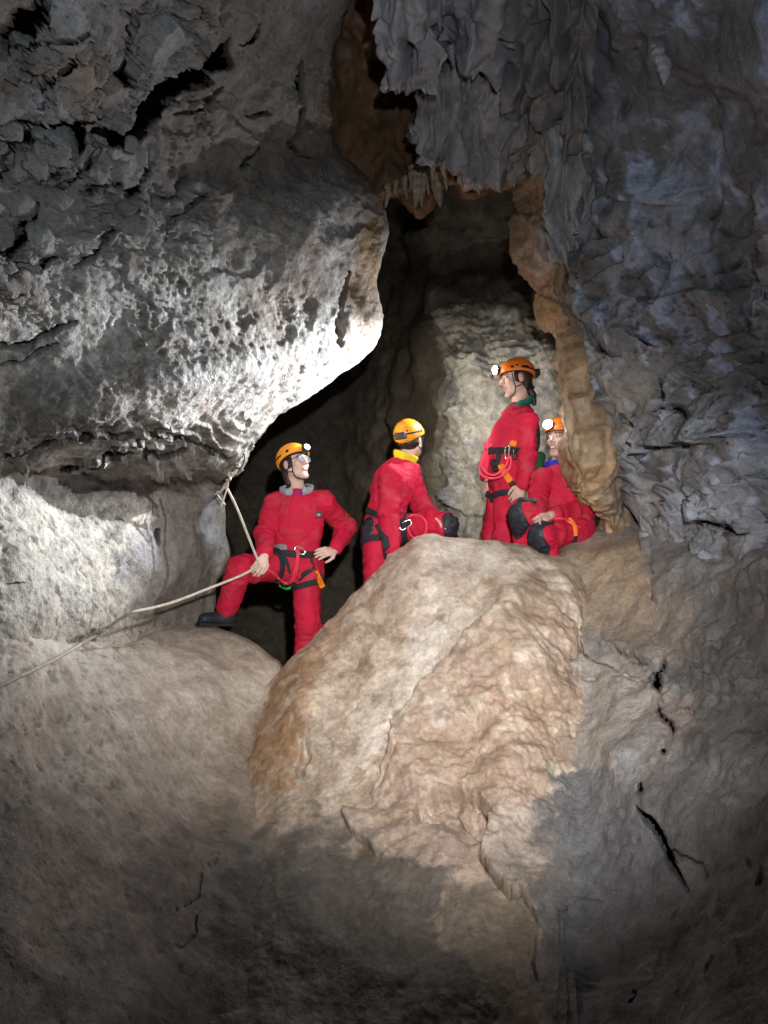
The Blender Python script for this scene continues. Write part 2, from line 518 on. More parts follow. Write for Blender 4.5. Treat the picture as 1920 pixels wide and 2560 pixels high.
    r.mottle(sstep(1215, 1270, y) * sstep(0.3, 0.55, fbm(P, 16, 4, .6, off=35)), (0.13, 0.105, 0.08), .75)
    r.mottle(st * sstep(-0.35, 0.1, fbm(P, 4, 4, .6, off=45)), (0.13, 0.115, 0.095), .85)  # dark strata patches, with the lip's shadow put into the colour
    r.mottle(sstep(1520, 1640, y) * (1 - sstep(300, 420, x)), (0.42, 0.36, 0.29), .7)
    r.paint([(0,960),(330,980),(340,1100),(0,1110)], (0.12, 0.11, 0.10), 50, 60, .6)
    r.paint([(830,380),(960,470),(970,640),(930,720),(890,640),(870,500)], (0.20, 0.16, 0.12), 30, 30, .8)
    r.paint(c1([(1480,1200),(1640,960),(1640,1240),(1600,1555),(1440,1555),(1500,1350)]), (0.32, 0.22, 0.14), 24, 24, .9)
    r.paint(c2([(150,860),(245,800),(245,900),(210,1040),(180,1050)]), (0.33, 0.21, 0.09), 20, 20, .8)
    r.paint(c1([(1400,450),(1660,470),(1660,760),(1500,780),(1420,640)]), (0.19, 0.10, 0.05), 30, 30, .9)
    r.paint([(380,1250),(560,1240),(570,1560),(330,1560),(340,1420)], (0.27, 0.245, 0.215), 30, 30, .9)  # cast shadow on the right of the lower wall painted darker
    r.paint([(500,1200),(545,1230),(548,1300),(566,1340),(566,1400),(530,1390),(498,1310),(490,1240)], (0.40, 0.40, 0.42), 10, 12, .9)
    r.paint([(300,1370),(400,1300),(420,1400),(330,1440)], (0.33, 0.32, 0.33), 20, 30, .8)
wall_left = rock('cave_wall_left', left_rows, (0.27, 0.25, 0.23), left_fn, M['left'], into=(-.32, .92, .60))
tag(wall_left, 'overhanging pitted grey limestone wall on the left', kind='structure')

# ---- chamber behind everyone
def back_rows():
    rows = []
    for y in (-500, 60, 350, 520, 640, 760, 820, 900, 1000, 1100, 1200, 1300, 1400, 1560, 1800, 2100):
        lit = float(sstep(560, 880, np.array([y]))[0])
        row = []
        for x in (-300, 150, 420, 540, 700, 850, 980, 1040, 1072, 1120, 1190, 1300, 1420, 1600, 1900, 2300):
            d = 9.6 - 0.0006 * abs(x - 700)
            if x <= 560: d -= 0.004 * (560 - x) * .5
            if x > 1060:
                d = d * (1 - lit) + lit * (6.6 + (.12 if x < 1150 else 0) - 0.0012 * (x - 1072)) if x > 1075 else d - 2.3 * lit
                d -= 1.2 * (1 - lit)
            if y < 640: d -= (640 - max(y, 60)) * 0.0042 * (1 if x > 420 else .2)
            if 980 <= x <= 1050: d -= lit * (1.5 if x > 1000 else .5)
            row.append((x, y, d))
        rows.append(row)
    return rows
def back_fn(r):
    P = r.P; x, y = r.xy[:, 0], r.xy[:, 1]
    r.disp += 0.16 * fbm(P, .9, 3) + 0.05 * fbm(P, 3.3, 4, .55)
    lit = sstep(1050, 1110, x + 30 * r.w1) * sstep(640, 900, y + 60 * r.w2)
    q = P[:, 2] / 0.075 + 1.6 * fbm(P * np.array([1, 1, .5]), 1.9, 4) + 0.3 * P[:, 0]; fr = q - np.floor(q)
    r.disp += (0.012 + 0.042 * lit) * (fr ** 2 - .4) * sstep(-.35, .35, fbm(P, 3, 2, off=4))
    pd = np.stack([P[:, 0], P[:, 1], P[:, 2] * 1.9], 1) + 0.05 * np.stack([r.w1, r.w2, r.w1], 1)
    f1, f2, rid = worley(pd * 9)
    r.disp += lit * (0.012 * (rid - .5) * sstep(0.02, 0.16, f2 - f1)) + lit * .02 * fbm(P * np.array([1, 1, 2.2]), 9, 3)
    r.scarp([(1075,790),(1130,775),(1200,760),(1330,745)], 0.1, 90, 1, 14)
    r.scarp([(930,600),(1060,575),(1180,560),(1320,570)], 0.12, 80, 1, 14)
    r.scarp([(1080,905),(1140,880),(1210,885)], 0.07, 40, 1, 9)
    r.scarp([(1100,1030),(1150,1010),(1200,1040)], 0.07, 40, 1, 9)
    r.scarp([(1070,1230),(1120,1260),(1160,1290),(1240,1290)], 0.1, 60, -1, 9)
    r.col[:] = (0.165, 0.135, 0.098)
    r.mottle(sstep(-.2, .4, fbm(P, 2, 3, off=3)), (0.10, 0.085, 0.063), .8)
    r.mottle(1 - sstep(840, 960, x + 40 * r.w1), (0.07, 0.06, 0.046), .8)  # unlit darkness of the chamber's left put into the colour
    r.mottle(lit, (0.37, 0.34, 0.275), .95)  # lamplight put into the colour, paler where the wall is lit
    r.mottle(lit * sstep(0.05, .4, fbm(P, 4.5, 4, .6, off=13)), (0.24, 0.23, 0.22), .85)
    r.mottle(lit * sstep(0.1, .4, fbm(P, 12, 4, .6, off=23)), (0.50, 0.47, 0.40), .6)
    r.paint([(930,700),(1075,760),(1085,1260),(1000,1200),(960,900)], (0.24, 0.19, 0.13), 20, 25, .8)
    r.paint([(1258,795),(1275,793),(1278,812),(1262,814)], (0.6, 0.62, 0.55), 3, 4, .9)
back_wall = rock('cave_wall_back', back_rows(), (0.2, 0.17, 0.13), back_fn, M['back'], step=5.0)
tag(back_wall, 'back wall of the chamber behind the cavers', kind='structure')

# ---- chamber floor behind the boulder, sinking into the cleft on the left
def floor_obj():
    nx, ny = 170, 110
    X, Y = np.meshgrid(np.linspace(-2.8, 3.2, nx), np.linspace(4.85, 10.2, ny))
    Z = 1.08 + 0.66 * sstep(-0.35, 0.15, X) - 0.45 * sstep(0.5, -0.4, Y - 4.9) + 0.0 * X
    P = np.stack([X, Y, Z], -1).reshape(-1, 3)
    V = P.copy(); V[:, 2] += 0.05 * fbm(P, 2, 4) + 0.012 * fbm(P, 11, 3)
    c = np.tile(np.array([0.2, 0.165, 0.12], np.float32), (len(P), 1))
    return mesh_obj('chamber_floor', V, grid_faces(ny, nx)[:, ::-1], M['back'], None, c)
tag(floor_obj(), 'earthy floor of the chamber behind the boulder', kind='structure')

# ---- right wall
def Rrow(y, xe, ye, de, dm, d1):
    out = [(xe + 420, ye, de + 2.4), (xe + 200, ye, de + 1.2), (xe + 40, ye, de + 0.5), (xe + 3, ye, de + 0.16), (xe, ye, de)]
    for t in (.12, .3, .5, .7, .88, 1.0):
        out.append((xe + (1960 - xe) * t, ye + (y - ye) * t, quad3(de, dm, d1, t)))
    out.append((2350, y, d1 - 0.6)); out.append((3500, y, max(1.2, d1 - 1.4)))
    return out
right_rows = [
    Rrow(-420, 1240, -420, 3.3, 2.7, 2.1),
    Rrow(-150, 1270, -150, 3.75, 3.1, 2.5),
    Rrow(40, 1290, 40, 4.0, 3.4, 2.75),
    Rrow(200, 1320, 190, 4.3, 3.65, 2.95),
    Rrow(330, 1350, 310, 4.5, 3.85, 3.1),
    Rrow(450, 1372, 420, 4.62, 3.95, 3.2),
    Rrow(560, 1395, 540, 4.7, 4.0, 3.25),
    Rrow(680, 1425, 660, 4.75, 4.02, 3.28),
    Rrow(800, 1452, 790, 4.75, 4.02, 3.3),
    Rrow(900, 1472, 899, 4.76, 4.03, 3.32),
    Rrow(1000, 1510, 1000, 4.76, 4.03, 3.33),
    Rrow(1100, 1552, 1100, 4.76, 4.03, 3.35),
    Rrow(1200, 1572, 1205, 4.75, 4.03, 3.35),
    Rrow(1290, 1580, 1300, 4.72, 4.0, 3.35),
    Rrow(1370, 1590, 1370, 4.68, 4.0, 3.4),
    Rrow(1460, 1600, 1460, 4.8, 4.2, 3.65),
    Rrow(1600, 1610, 1600, 5.1, 4.6, 4.1),
]
def right_fn(r):
    P = r.P; x, y = r.xy[:, 0], r.xy[:, 1]
    r.disp += 0.12 * fbm(P, 1.3, 3) + 0.05 * fbm(P, 3.6, 2, .5) + 0.016 * fbm(P, 8.4, 3, .55)
    rug = sstep(420, 760, y)
    q = P[:, 2] / 0.11 + 1.3 * fbm(P * np.array([1, 1, .6]), 1.8, 4) - 0.5 * P[:, 0]; fr = q - np.floor(q)
    r.disp += (0.012 + 0.075 * rug) * (fr ** 2 - .4) * sstep(-.1, .4, fbm(P, 2.6, 2, off=4))
    pd = P + 0.06 * np.stack([r.w1, r.w2, r.w1], 1)
    f1, f2, rid = worley(pd * 7.5)
    r.disp += rug * (0.035 * (rid - .5) * sstep(0.02, .2, f2 - f1))
    r.carve = np.maximum(r.carve, .10 * rug * (rid > .55) * (1 - sstep(0.015, .05, f2 - f1)) * sstep(0, .3, r.w2))
    f1, f2, rid = worley(pd * 21 + 9)
    r.disp += 0.009 * rug * (.5 - f1)
    # soft vertical ribs higher up
    rib = (1 - rug)
    r.disp += rib * 0.05 * fbm(P * np.array([3.2, 3.2, 0.55]), 1.0, 4, .55, off=6)
    for pts, w, dp in (([(365,100),(420,150),(500,160)], 8, .5), ([(590,50),(640,110),(700,140)], 7, .5), ([(670,300),(690,380),(700,440),(780,430),(850,460),(890,520),(930,580)], 7, .5),
                       ([(850,380),(930,350),(1000,340)], 7, .08), ([(500,500),(560,530),(640,560)], 8, .09), ([(930,590),(1040,560),(1180,575)], 14, .1),
                       ([(650,640),(760,625),(880,620)], 12, .1), ([(860,1020),(960,1015),(1060,1070),(1150,1080)], 9, .5), ([(560,600),(600,660)], 6, .06),
                       ([(840,1260),(930,1300),(1060,1280),(1240,1240)], 16, .1), ([(1180,780),(1247,790)], 8, .07), ([(720,770),(740,900),(700,1130)], 6, .06)):
        r.crack(c5(pts), w, dp, 9)
    for pts, w in (([(1250,940),(1255,975),(1300,995)], 8), ([(1180,1220),(1200,1250),(1240,1240),(1290,1250)], 9), ([(1440,1000),(1500,1000),(1560,960)], 8),
                   ([(1460,840),(1520,880)], 7), ([(1045,850),(1065,880)], 12), ([(1000,1190),(1010,1270),(1050,1300),(1140,1310)], 8), ([(1560,1130),(1590,1250)], 7)):
        r.crack(c2(pts), w, .1, 8)
    r.scarp(c5([(600,640),(760,610),(930,600),(1180,570)]), 0.12, 140, -1, 14)
    r.scarp(c5([(840,1250),(1000,1290),(1247,1235)]), 0.16, 160, -1, 16)
    r.scarp(c5([(860,1010),(1000,1010),(1160,1075)]), 0.09, 90, -1, 12)
    r.scarp(c2([(1060,700),(1200,740),(1330,760),(1420,680)]), 0.07, 80, -1, 14)
    r.scarp(c2([(1190,1200),(1300,1090),(1400,1060),(1560,1080)]), 0.07, 70, 1, 12)
    r.bump(1655, 150, 45, 0.10, 80)
    # colours
    r.mottle(sstep(-.15, .45, fbm(P, 2.1, 3, off=2)), (0.17, 0.16, 0.145), .8)
    r.mottle(sstep(0.0, .5, fbm(P * np.array([1, 1, .5]), 4.2, 4, .6, off=12)), (0.40, 0.41, 0.44), .75)
    r.mottle(sstep(.14, .5, fbm(P * np.array([1, 1, .6]), 4.5, 5, .65, off=22)), (0.50, 0.555, 0.66), .85)  # bluish streaks, with cool highlights painted into the colour
    r.mottle(sstep(.25, .55, fbm(P, 3.6, 4, .6, off=32)), (0.15, 0.125, 0.095), .8)
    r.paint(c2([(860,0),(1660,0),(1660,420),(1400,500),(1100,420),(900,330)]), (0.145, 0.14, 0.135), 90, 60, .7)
    r.paint(c2([(1280,640),(1420,650),(1390,740),(1330,760),(1260,720)]), (0.50, 0.53, 0.60), 20, 30, .75)
    r.paint(c2([(1250,880),(1420,890),(1410,980),(1270,990)]), (0.46, 0.47, 0.52), 26, 30, .7)
    r.paint(c2([(1290,430),(1390,420),(1340,560),(1290,580)]), (0.40, 0.42, 0.50), 20, 30, .6)
    r.paint(c5([(1000,640),(1247,560),(1247,1240),(1100,1060),(930,1010)]), (0.42, 0.42, 0.44), 40, 60, .6)
    r.paint(c5([(700,1260),(900,1300),(910,1440),(780,1440),(680,1400),(640,1280)]), (0.45, 0.37, 0.26), 24, 30, .8)
    r.paint(c5([(560,830),(700,830),(720,1180),(640,1260),(580,1120)]), (0.33, 0.31, 0.27), 30, 30, .7)
    r.paint(c5([(400,150),(600,180),(640,420),(560,640),(500,520),(430,420)]), (0.31, 0.26, 0.20), 30, 40, .7)
    r.paint(c5([(600,640),(950,610),(920,720),(700,760),(620,720)]), (0.15, 0.14, 0.12), 26, 40, .8)  # shade under the overhang painted into the colour
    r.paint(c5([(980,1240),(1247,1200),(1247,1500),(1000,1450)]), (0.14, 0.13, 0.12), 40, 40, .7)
right_fn0 = right_fn
def right_fn(r):
    right_fn0(r); r.col = r.col * np.array([.93, .985, 1.10], np.float32)
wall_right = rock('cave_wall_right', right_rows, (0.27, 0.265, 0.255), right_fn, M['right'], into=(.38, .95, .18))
tag(wall_right, 'rough blue-grey limestone wall on the right', kind='structure')

def lower_paint(r):
    """stains that run across the boulder, the slope and the ledge alike"""
    P = r.P; x, y = r.xy[:, 0], r.xy[:, 1]
    r.paint(c7([(360,560),(690,600),(720,900),(690,1080),(600,1080),(560,960),(400,900),(370,760)]), (0.26, 0.21, 0.16), 22, 30, .85)
    r.paint(c7([(730,60),(800,150),(735,180),(700,300),(735,440),(690,520),(690,560),(740,640),(705,760),(730,900),(700,1080),(1200,1080),(1330,600),(1300,300),(1160,200),(1000,40)]), (0.175, 0.178, 0.19), 9, 34, .8)
    r.paint(c7([(500,220),(700,200),(730,440),(690,560),(610,540),(500,420)]), (0.44, 0.375, 0.32), 14, 20, .6)
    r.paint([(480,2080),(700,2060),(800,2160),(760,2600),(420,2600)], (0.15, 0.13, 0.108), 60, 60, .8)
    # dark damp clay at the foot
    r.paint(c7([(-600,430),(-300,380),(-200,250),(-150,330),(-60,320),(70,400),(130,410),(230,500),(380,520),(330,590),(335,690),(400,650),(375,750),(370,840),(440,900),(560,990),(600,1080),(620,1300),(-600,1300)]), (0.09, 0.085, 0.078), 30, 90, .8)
    r.paint(c6([(1240,560),(1420,540),(1460,640),(1560,760),(1640,860),(1500,900),(1250,900),(1100,800),(1080,650)]), (0.125, 0.11, 0.098), 40, 60, .7)
    r.paint(c6([(1470,680),(1530,690),(1560,760),(1500,740)]), (0.16, 0.11, 0.05), 8, 10, .8)
    r.paint(c7([(210,900),(270,890),(285,930),(240,960)]), (0.18, 0.15, 0.135), 8, 12, .9)
    r.paint(c6([(1400,1080),(1450,1070),(1450,1130),(1410,1150)]), (0.16, 0.16, 0.16), 8, 12, .9)

# ---- lower right slope below the wall
low_right = []
for y, xs in ((1290, None), (1400, None), (1520, None), (1660, None), (1800, None), (1980, None), (2180, None), (2400, None), (2620, None), (2950, None)):
    row = []
    t = (y - 1290) / 1270.0
    for x in (1368, 1392, 1420, 1450, 1500, 1600, 1720, 1840, 1960, 2350, 3500):
        d = 5.15 - 2.75 * t ** 0.85 if t > 0 else 5.25
        d -= max(0, x - 1470) / 490 * 1.62 * (1.0 - 0.72 * min(t, 1))
        if x == 3500: d = row[-1][2] * .75
        if y == 1290: d += 0.3 + max(0, x - 1560) * .0012
        if x < 1400: d += (1400 - x) * 0.0016
        row.append((x, y + (110 if x == 1368 else 40 if x == 1392 else 0) * (y < 1600), d + (.25 if x == 1368 else 0)))
    low_right.append(row)
def lowr_fn(r):
    P = r.P; x, y = r.xy[:, 0], r.xy[:, 1]
    r.disp += 0.06 * fbm(P, 1.6, 3) + 0.02 * fbm(P, 5.5, 4, .5)
    rug = sstep(1560, 1760, x + (y - 1500) * .1) * (1 - sstep(1900, 2300, y))
    q = P[:, 2] / 0.10 + 1.4 * fbm(P, 2.2, 4); fr = q - np.floor(q)
    r.disp += (0.008 + 0.03 * rug) * (fr ** 2 - .4) * sstep(-.2, .4, fbm(P, 3, 2, off=4))
    f1, f2, rid = worley((P + 0.05 * np.stack([r.w1, r.w2, r.w1], 1)) * 13)
    r.disp += (0.004 + 0.014 * rug) * (.5 - f1)
    r.crack(c7([(1185,130),(1190,185)]), 13, .6, 4)
    r.crack(c7([(1172,225),(1185,265),(1210,280),(1240,370),(1270,440),(1305,505)]), 15, .8, 4)
    r.crack(c5([(715,1690),(700,1760),(690,1850),(720,1920)]), 11, .6, 4)
    r.crack(c5([(690,1940),(740,2010),(790,2050),(805,2110)]), 15, .7, 4)
    r.crack(c5([(740,2190),(770,2212)]), 13, .6, 4)
    for pts, w, dp in (([(195,1470),(270,1490),(290,1540),(305,1580),(295,1640),(320,1710),(400,1735),(460,1755)], 9, .12), ([(490,1650),(550,1700),(640,1720)], 8, .1),
                       ([(245,1750),(235,1850),(230,1960),(245,2080),(265,2120)], 9, .12), ([(260,1790),(330,1830),(420,1820)], 6, .05), ([(840,1950),(860,1980),(900,2000)], 6, .06),
                       ([(480,1790),(600,1810),(690,1815)], 6, .05), ([(655,1310),(660,1380),(690,1420)], 9, .12), ([(590,1100),(650,1190),(670,1280)], 6, .06)):
        r.crack(c5(pts), w, dp, 6)
    for pts, w in (([(1250,360),(1300,390),(1380,410),(1390,460)], 6), ([(1090,910),(1110,940),(1080,980)], 6), ([(795,850),(800,920)], 6)):
        r.crack(c7(pts), w, .06, 6)
    r.scarp(c5([(400,1640),(490,1650),(560,1700),(700,1720)]), 0.05, 80, -1, 8)
    r.scarp(c5([(250,1750),(330,1720),(460,1755),(600,1800)]), 0.045, 90, 1, 8)
    r.bump(1420, 1640, 70, .06, 110)
    r.bump(1580, 1900, 110, .06, 160)
    r.mottle(sstep(-.2, .4, fbm(P, 2, 3, off=2)), (0.18, 0.17, 0.165), .7)
    r.mottle(sstep(.1, .5, fbm(P, 4.5, 4, .6, off=12)), (0.34, 0.34, 0.35), .6)
    r.paint([(1400,1360),(1590,1340),(1640,1480),(1620,1600),(1480,1560),(1440,1450)], (0.40, 0.305, 0.20), 30, 30, .85)
    r.paint([(1480,1500),(1700,1480),(1720,1650),(1560,1640)], (0.27, 0.22, 0.18), 30, 40, .7)
    r.paint([(1360,1500),(1470,1540),(1455,1660),(1440,1860),(1400,2000),(1330,2050),(1330,1600)], (0.42, 0.32, 0.235), 16, 30, .85)
    r.paint([(1440,1640),(1640,1650),(1640,1820),(1560,1960),(1430,1900)], (0.40, 0.35, 0.31), 34, 60, .75)
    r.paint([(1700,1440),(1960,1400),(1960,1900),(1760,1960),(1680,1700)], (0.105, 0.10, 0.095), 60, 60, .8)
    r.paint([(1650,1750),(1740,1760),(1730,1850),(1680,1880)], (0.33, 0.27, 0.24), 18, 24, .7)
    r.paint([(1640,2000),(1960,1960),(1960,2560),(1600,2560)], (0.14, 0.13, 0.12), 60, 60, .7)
    r.paint([(1640,2120),(1740,2140),(1750,2220),(1710,2230)], (0.30, 0.29, 0.28), 12, 16, .7)
    lower_paint(r)
    r.paint(c7([(800,925),(870,915),(860,960),(805,965)]), (0.42, 0.40, 0.33), 8, 12, .8)
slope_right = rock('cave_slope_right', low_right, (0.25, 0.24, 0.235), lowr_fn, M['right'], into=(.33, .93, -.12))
tag(slope_right, 'cracked grey rock slope at the lower right', kind='structure')

# ---- flowstone column beside the seated caver
def Krow(y, xl, xr, d):
    w = xr - xl
    return [(xl + .5 * w, y, d + .75), (xl + 18, y, d + .45), (xl, y, d + .2), (xl + .06 * w, y, d + .08), (xl + .25 * w, y, d - .02), (xl + .5 * w, y, d - .06),
            (xl + .75 * w, y, d), (xr - 14, y, d + .12), (xr - 4, y, d + .5), (xr + 40, y, d + 1.1)]
col_rows = [Krow(300, 1330, 1430, 4.62), Krow(390, 1306, 1430, 4.67), Krow(450, 1304, 1425, 4.71), Krow(500, 1318, 1420, 4.75), Krow(530, 1318, 1425, 4.77), Krow(587, 1301, 1440, 4.75),
            Krow(641, 1307, 1450, 4.75), Krow(690, 1328, 1455, 4.79), Krow(729, 1358, 1460, 4.85), Krow(796, 1358, 1470, 4.87), Krow(830, 1388, 1470, 4.89), Krow(900, 1406, 1485, 4.89),
            Krow(1000, 1421, 1520, 4.89), Krow(1060, 1422, 1550, 4.87), Krow(1140, 1417, 1565, 4.85), Krow(1200, 1428, 1575, 4.87), Krow(1235, 1450, 1580, 4.93), Krow(1275, 1490, 1585, 5.02), Krow(1330, 1500, 1590, 5.07), Krow(1420, 1490, 1600, 5.12)]
def col_fn(r):
    P = r.P; x, y = r.xy[:, 0], r.xy[:, 1]
    r.disp += 0.03 * fbm(P * np.array([1, 1, .4]), 4, 4) + 0.05 * fbm(P * np.array([5, 5, 0.8]), 1.0, 3, .5) + .028 * fbm(P * np.array([12, 12, 2.0]), 1.0, 3, .55, ridged=True) + .014 * fbm(P, 13, 3) + .03 * fbm(P, 5, 3, off=7)
    r.bump(1500, 1110, 40, .07, 110); r.bump(1440, 1000, 24, .05, 130)
    r.recess([(1470,1190),(1495,1170),(1515,1225),(1500,1250),(1470,1215)], .1, 8, 8)
    r.crack(c5([(300,860),(360,760),(400,830),(440,860)]), 8, .08, 5)
    r.crack(c5([(280,375),(330,378)]), 8, .05, 3); r.crack(c5([(290,380),(300,430)]), 4, .02, 4)
    r.crack(c2([(880,940),(870,1050),(880,1090)]), 5, .04, 4); r.crack(c2([(850,1090),(910,1130),(920,1200),(980,1180)]), 6, .06, 5)
    r.mottle(sstep(-.2, .35, fbm(P * np.array([6, 6, .9]), 1, 3, off=6)), (0.27, 0.20, 0.135), .85)
    r.mottle(sstep(.05, .4, fbm(P * np.array([15, 15, 1.6]), 1, 4, off=16)), (0.21, 0.14, 0.075), .7)
    r.mottle(sstep(.15, .5, fbm(P * np.array([11, 11, 2]), 1, 4, off=26)), (0.50, 0.42, 0.31), .6)
    r.paint(c2([(740,870),(800,800),(870,840),(860,1000),(830,1080),(760,960)]), (0.47, 0.32, 0.22), 16, 16, .85)
    r.paint(c2([(790,860),(830,830),(860,900),(850,1020),(800,990)]), (0.52, 0.42, 0.36), 10, 16, .7)
    r.paint(c2([(750,610),(800,640),(850,780),(780,770)]), (0.27, 0.17, 0.09), 14, 14, .8)
    r.paint(c2([(820,1090),(900,1100),(910,1210),(830,1200)]), (0.48, 0.27, 0.12), 14, 14, .7)
    r.paint(c2([(880,640),(960,700),(1000,1100),(930,1210),(890,1000)]), (0.34, 0.31, 0.27), 20, 20, .7)
    r.paint(c5([(390,620),(440,640),(430,820),(380,760)]), (0.46, 0.34, 0.19), 10, 14, .8)
    r.paint([(1440,560),(1500,800),(1560,1000),(1600,1200),(1600,1340),(1500,1010),(1465,880),(1425,760),(1400,600)], (0.24, 0.215, 0.18), 26, 30, .8)  # shade on the right half put into a greyer colour
    r.paint([(1530,1060),(1580,1200),(1590,1300),(1530,1330),(1510,1200)], (0.19, 0.165, 0.14), 20, 20, .8)
    r.paint([(1430,1210),(1480,1225),(1500,1270),(1450,1260)], (0.5, 0.40, 0.22), 8, 12, .7)
col_fn0 = col_fn
def col_fn(r):
    col_fn0(r); r.col = r.col * np.array([.86, .80, .76], np.float32)
column = rock('flowstone_column', col_rows, (0.41, 0.295, 0.165), col_fn, M['flow'], step=3.2)
tag(column, 'tall tan flowstone column beside the half-hidden seated caver', 'rock column')

# ---- boulder in the middle
def Brow(y, pts, left=None):
    return pts
boul = [
    # far side, down behind the crest
    [(660,1860,5.6),(720,1850,5.7),(850,1780,5.9),(960,1700,6.0),(1060,1620,6.0),(1150,1600,6.0),(1240,1600,5.9),(1330,1600,5.8),(1420,1590,5.6),(1480,1600,5.4)],
    [(655,1800,5.2),(706,1740,5.25),(850,1620,5.5),(960,1520,5.6),(1060,1440,5.6),(1150,1450,5.5),(1240,1450,5.4),(1330,1470,5.3),(1420,1480,5.1),(1480,1560,5.0)],
    [(640,1765,4.85),(702,1685,4.95),(848,1524,5.2),(965,1421,5.3),(1064,1358,5.3),(1150,1366,5.2),(1230,1366,5.1),(1330,1390,5.0),(1425,1424,4.85),(1476,1520,4.75)],
    [(626,1765,4.7),(700,1676,4.8),(846,1514,5.05),(962,1414,5.15),(1068,1346,5.14),(1150,1357,5.03),(1228,1354,4.95),(1330,1380,4.84),(1425,1414,4.7),(1470,1500,4.6)],
    [(614,1800,4.6),(705,1700,4.64),(850,1545,4.88),(968,1450,4.95),(1072,1385,4.92),(1150,1390,4.85),(1230,1388,4.77),(1330,1412,4.66),(1430,1450,4.52),(1472,1540,4.5)],
    [(603,1850,4.5),(690,1780,4.4),(850,1640,4.55),(970,1560,4.58),(1074,1510,4.55),(1150,1500,4.5),(1235,1500,4.42),(1330,1510,4.36),(1425,1540,4.34),(1455,1610,4.4)],
    [(585,1960,4.16),(680,1910,4.06),(830,1800,4.15),(960,1730,4.18),(1080,1690,4.15),(1160,1680,4.1),(1240,1680,4.02),(1330,1680,4.0),(1415,1690,4.06),(1446,1700,4.12)],
    [(560,2080,3.72),(680,2050,3.68),(820,1980,3.78),(960,1920,3.78),(1080,1880,3.76),(1170,1870,3.72),(1250,1860,3.68),(1330,1850,3.7),(1400,1850,3.76),(1446,1860,3.78)],
    [(545,2220,3.36),(680,2190,3.34),(820,2130,3.42),(960,2080,3.42),(1080,2060,3.4),(1160,2050,3.38),(1240,2040,3.36),(1320,2040,3.36),(1390,2040,3.37),(1440,2040,3.42)],
    [(530,2380,3.0),(680,2350,3.0),(820,2310,3.08),(960,2280,3.08),(1080,2260,3.06),(1160,2250,3.05),(1240,2240,3.05),(1310,2240,3.03),(1370,2240,3.01),(1430,2240,3.06)],
    [(510,2600,2.62),(680,2580,2.62),(820,2550,2.7),(960,2540,2.68),(1080,2530,2.66),(1160,2520,2.66),(1240,2510,2.67),(1310,2510,2.6),(1360,2510,2.53),(1440,2510,2.5)],
    [(530,2950,2.4),(680,2930,2.3),(820,2900,2.28),(960,2900,2.26),(1080,2900,2.24),(1160,2900,2.24),(1240,2900,2.25),(1310,2900,2.1),(1370,2900,1.9),(1440,2900,1.8)],
]
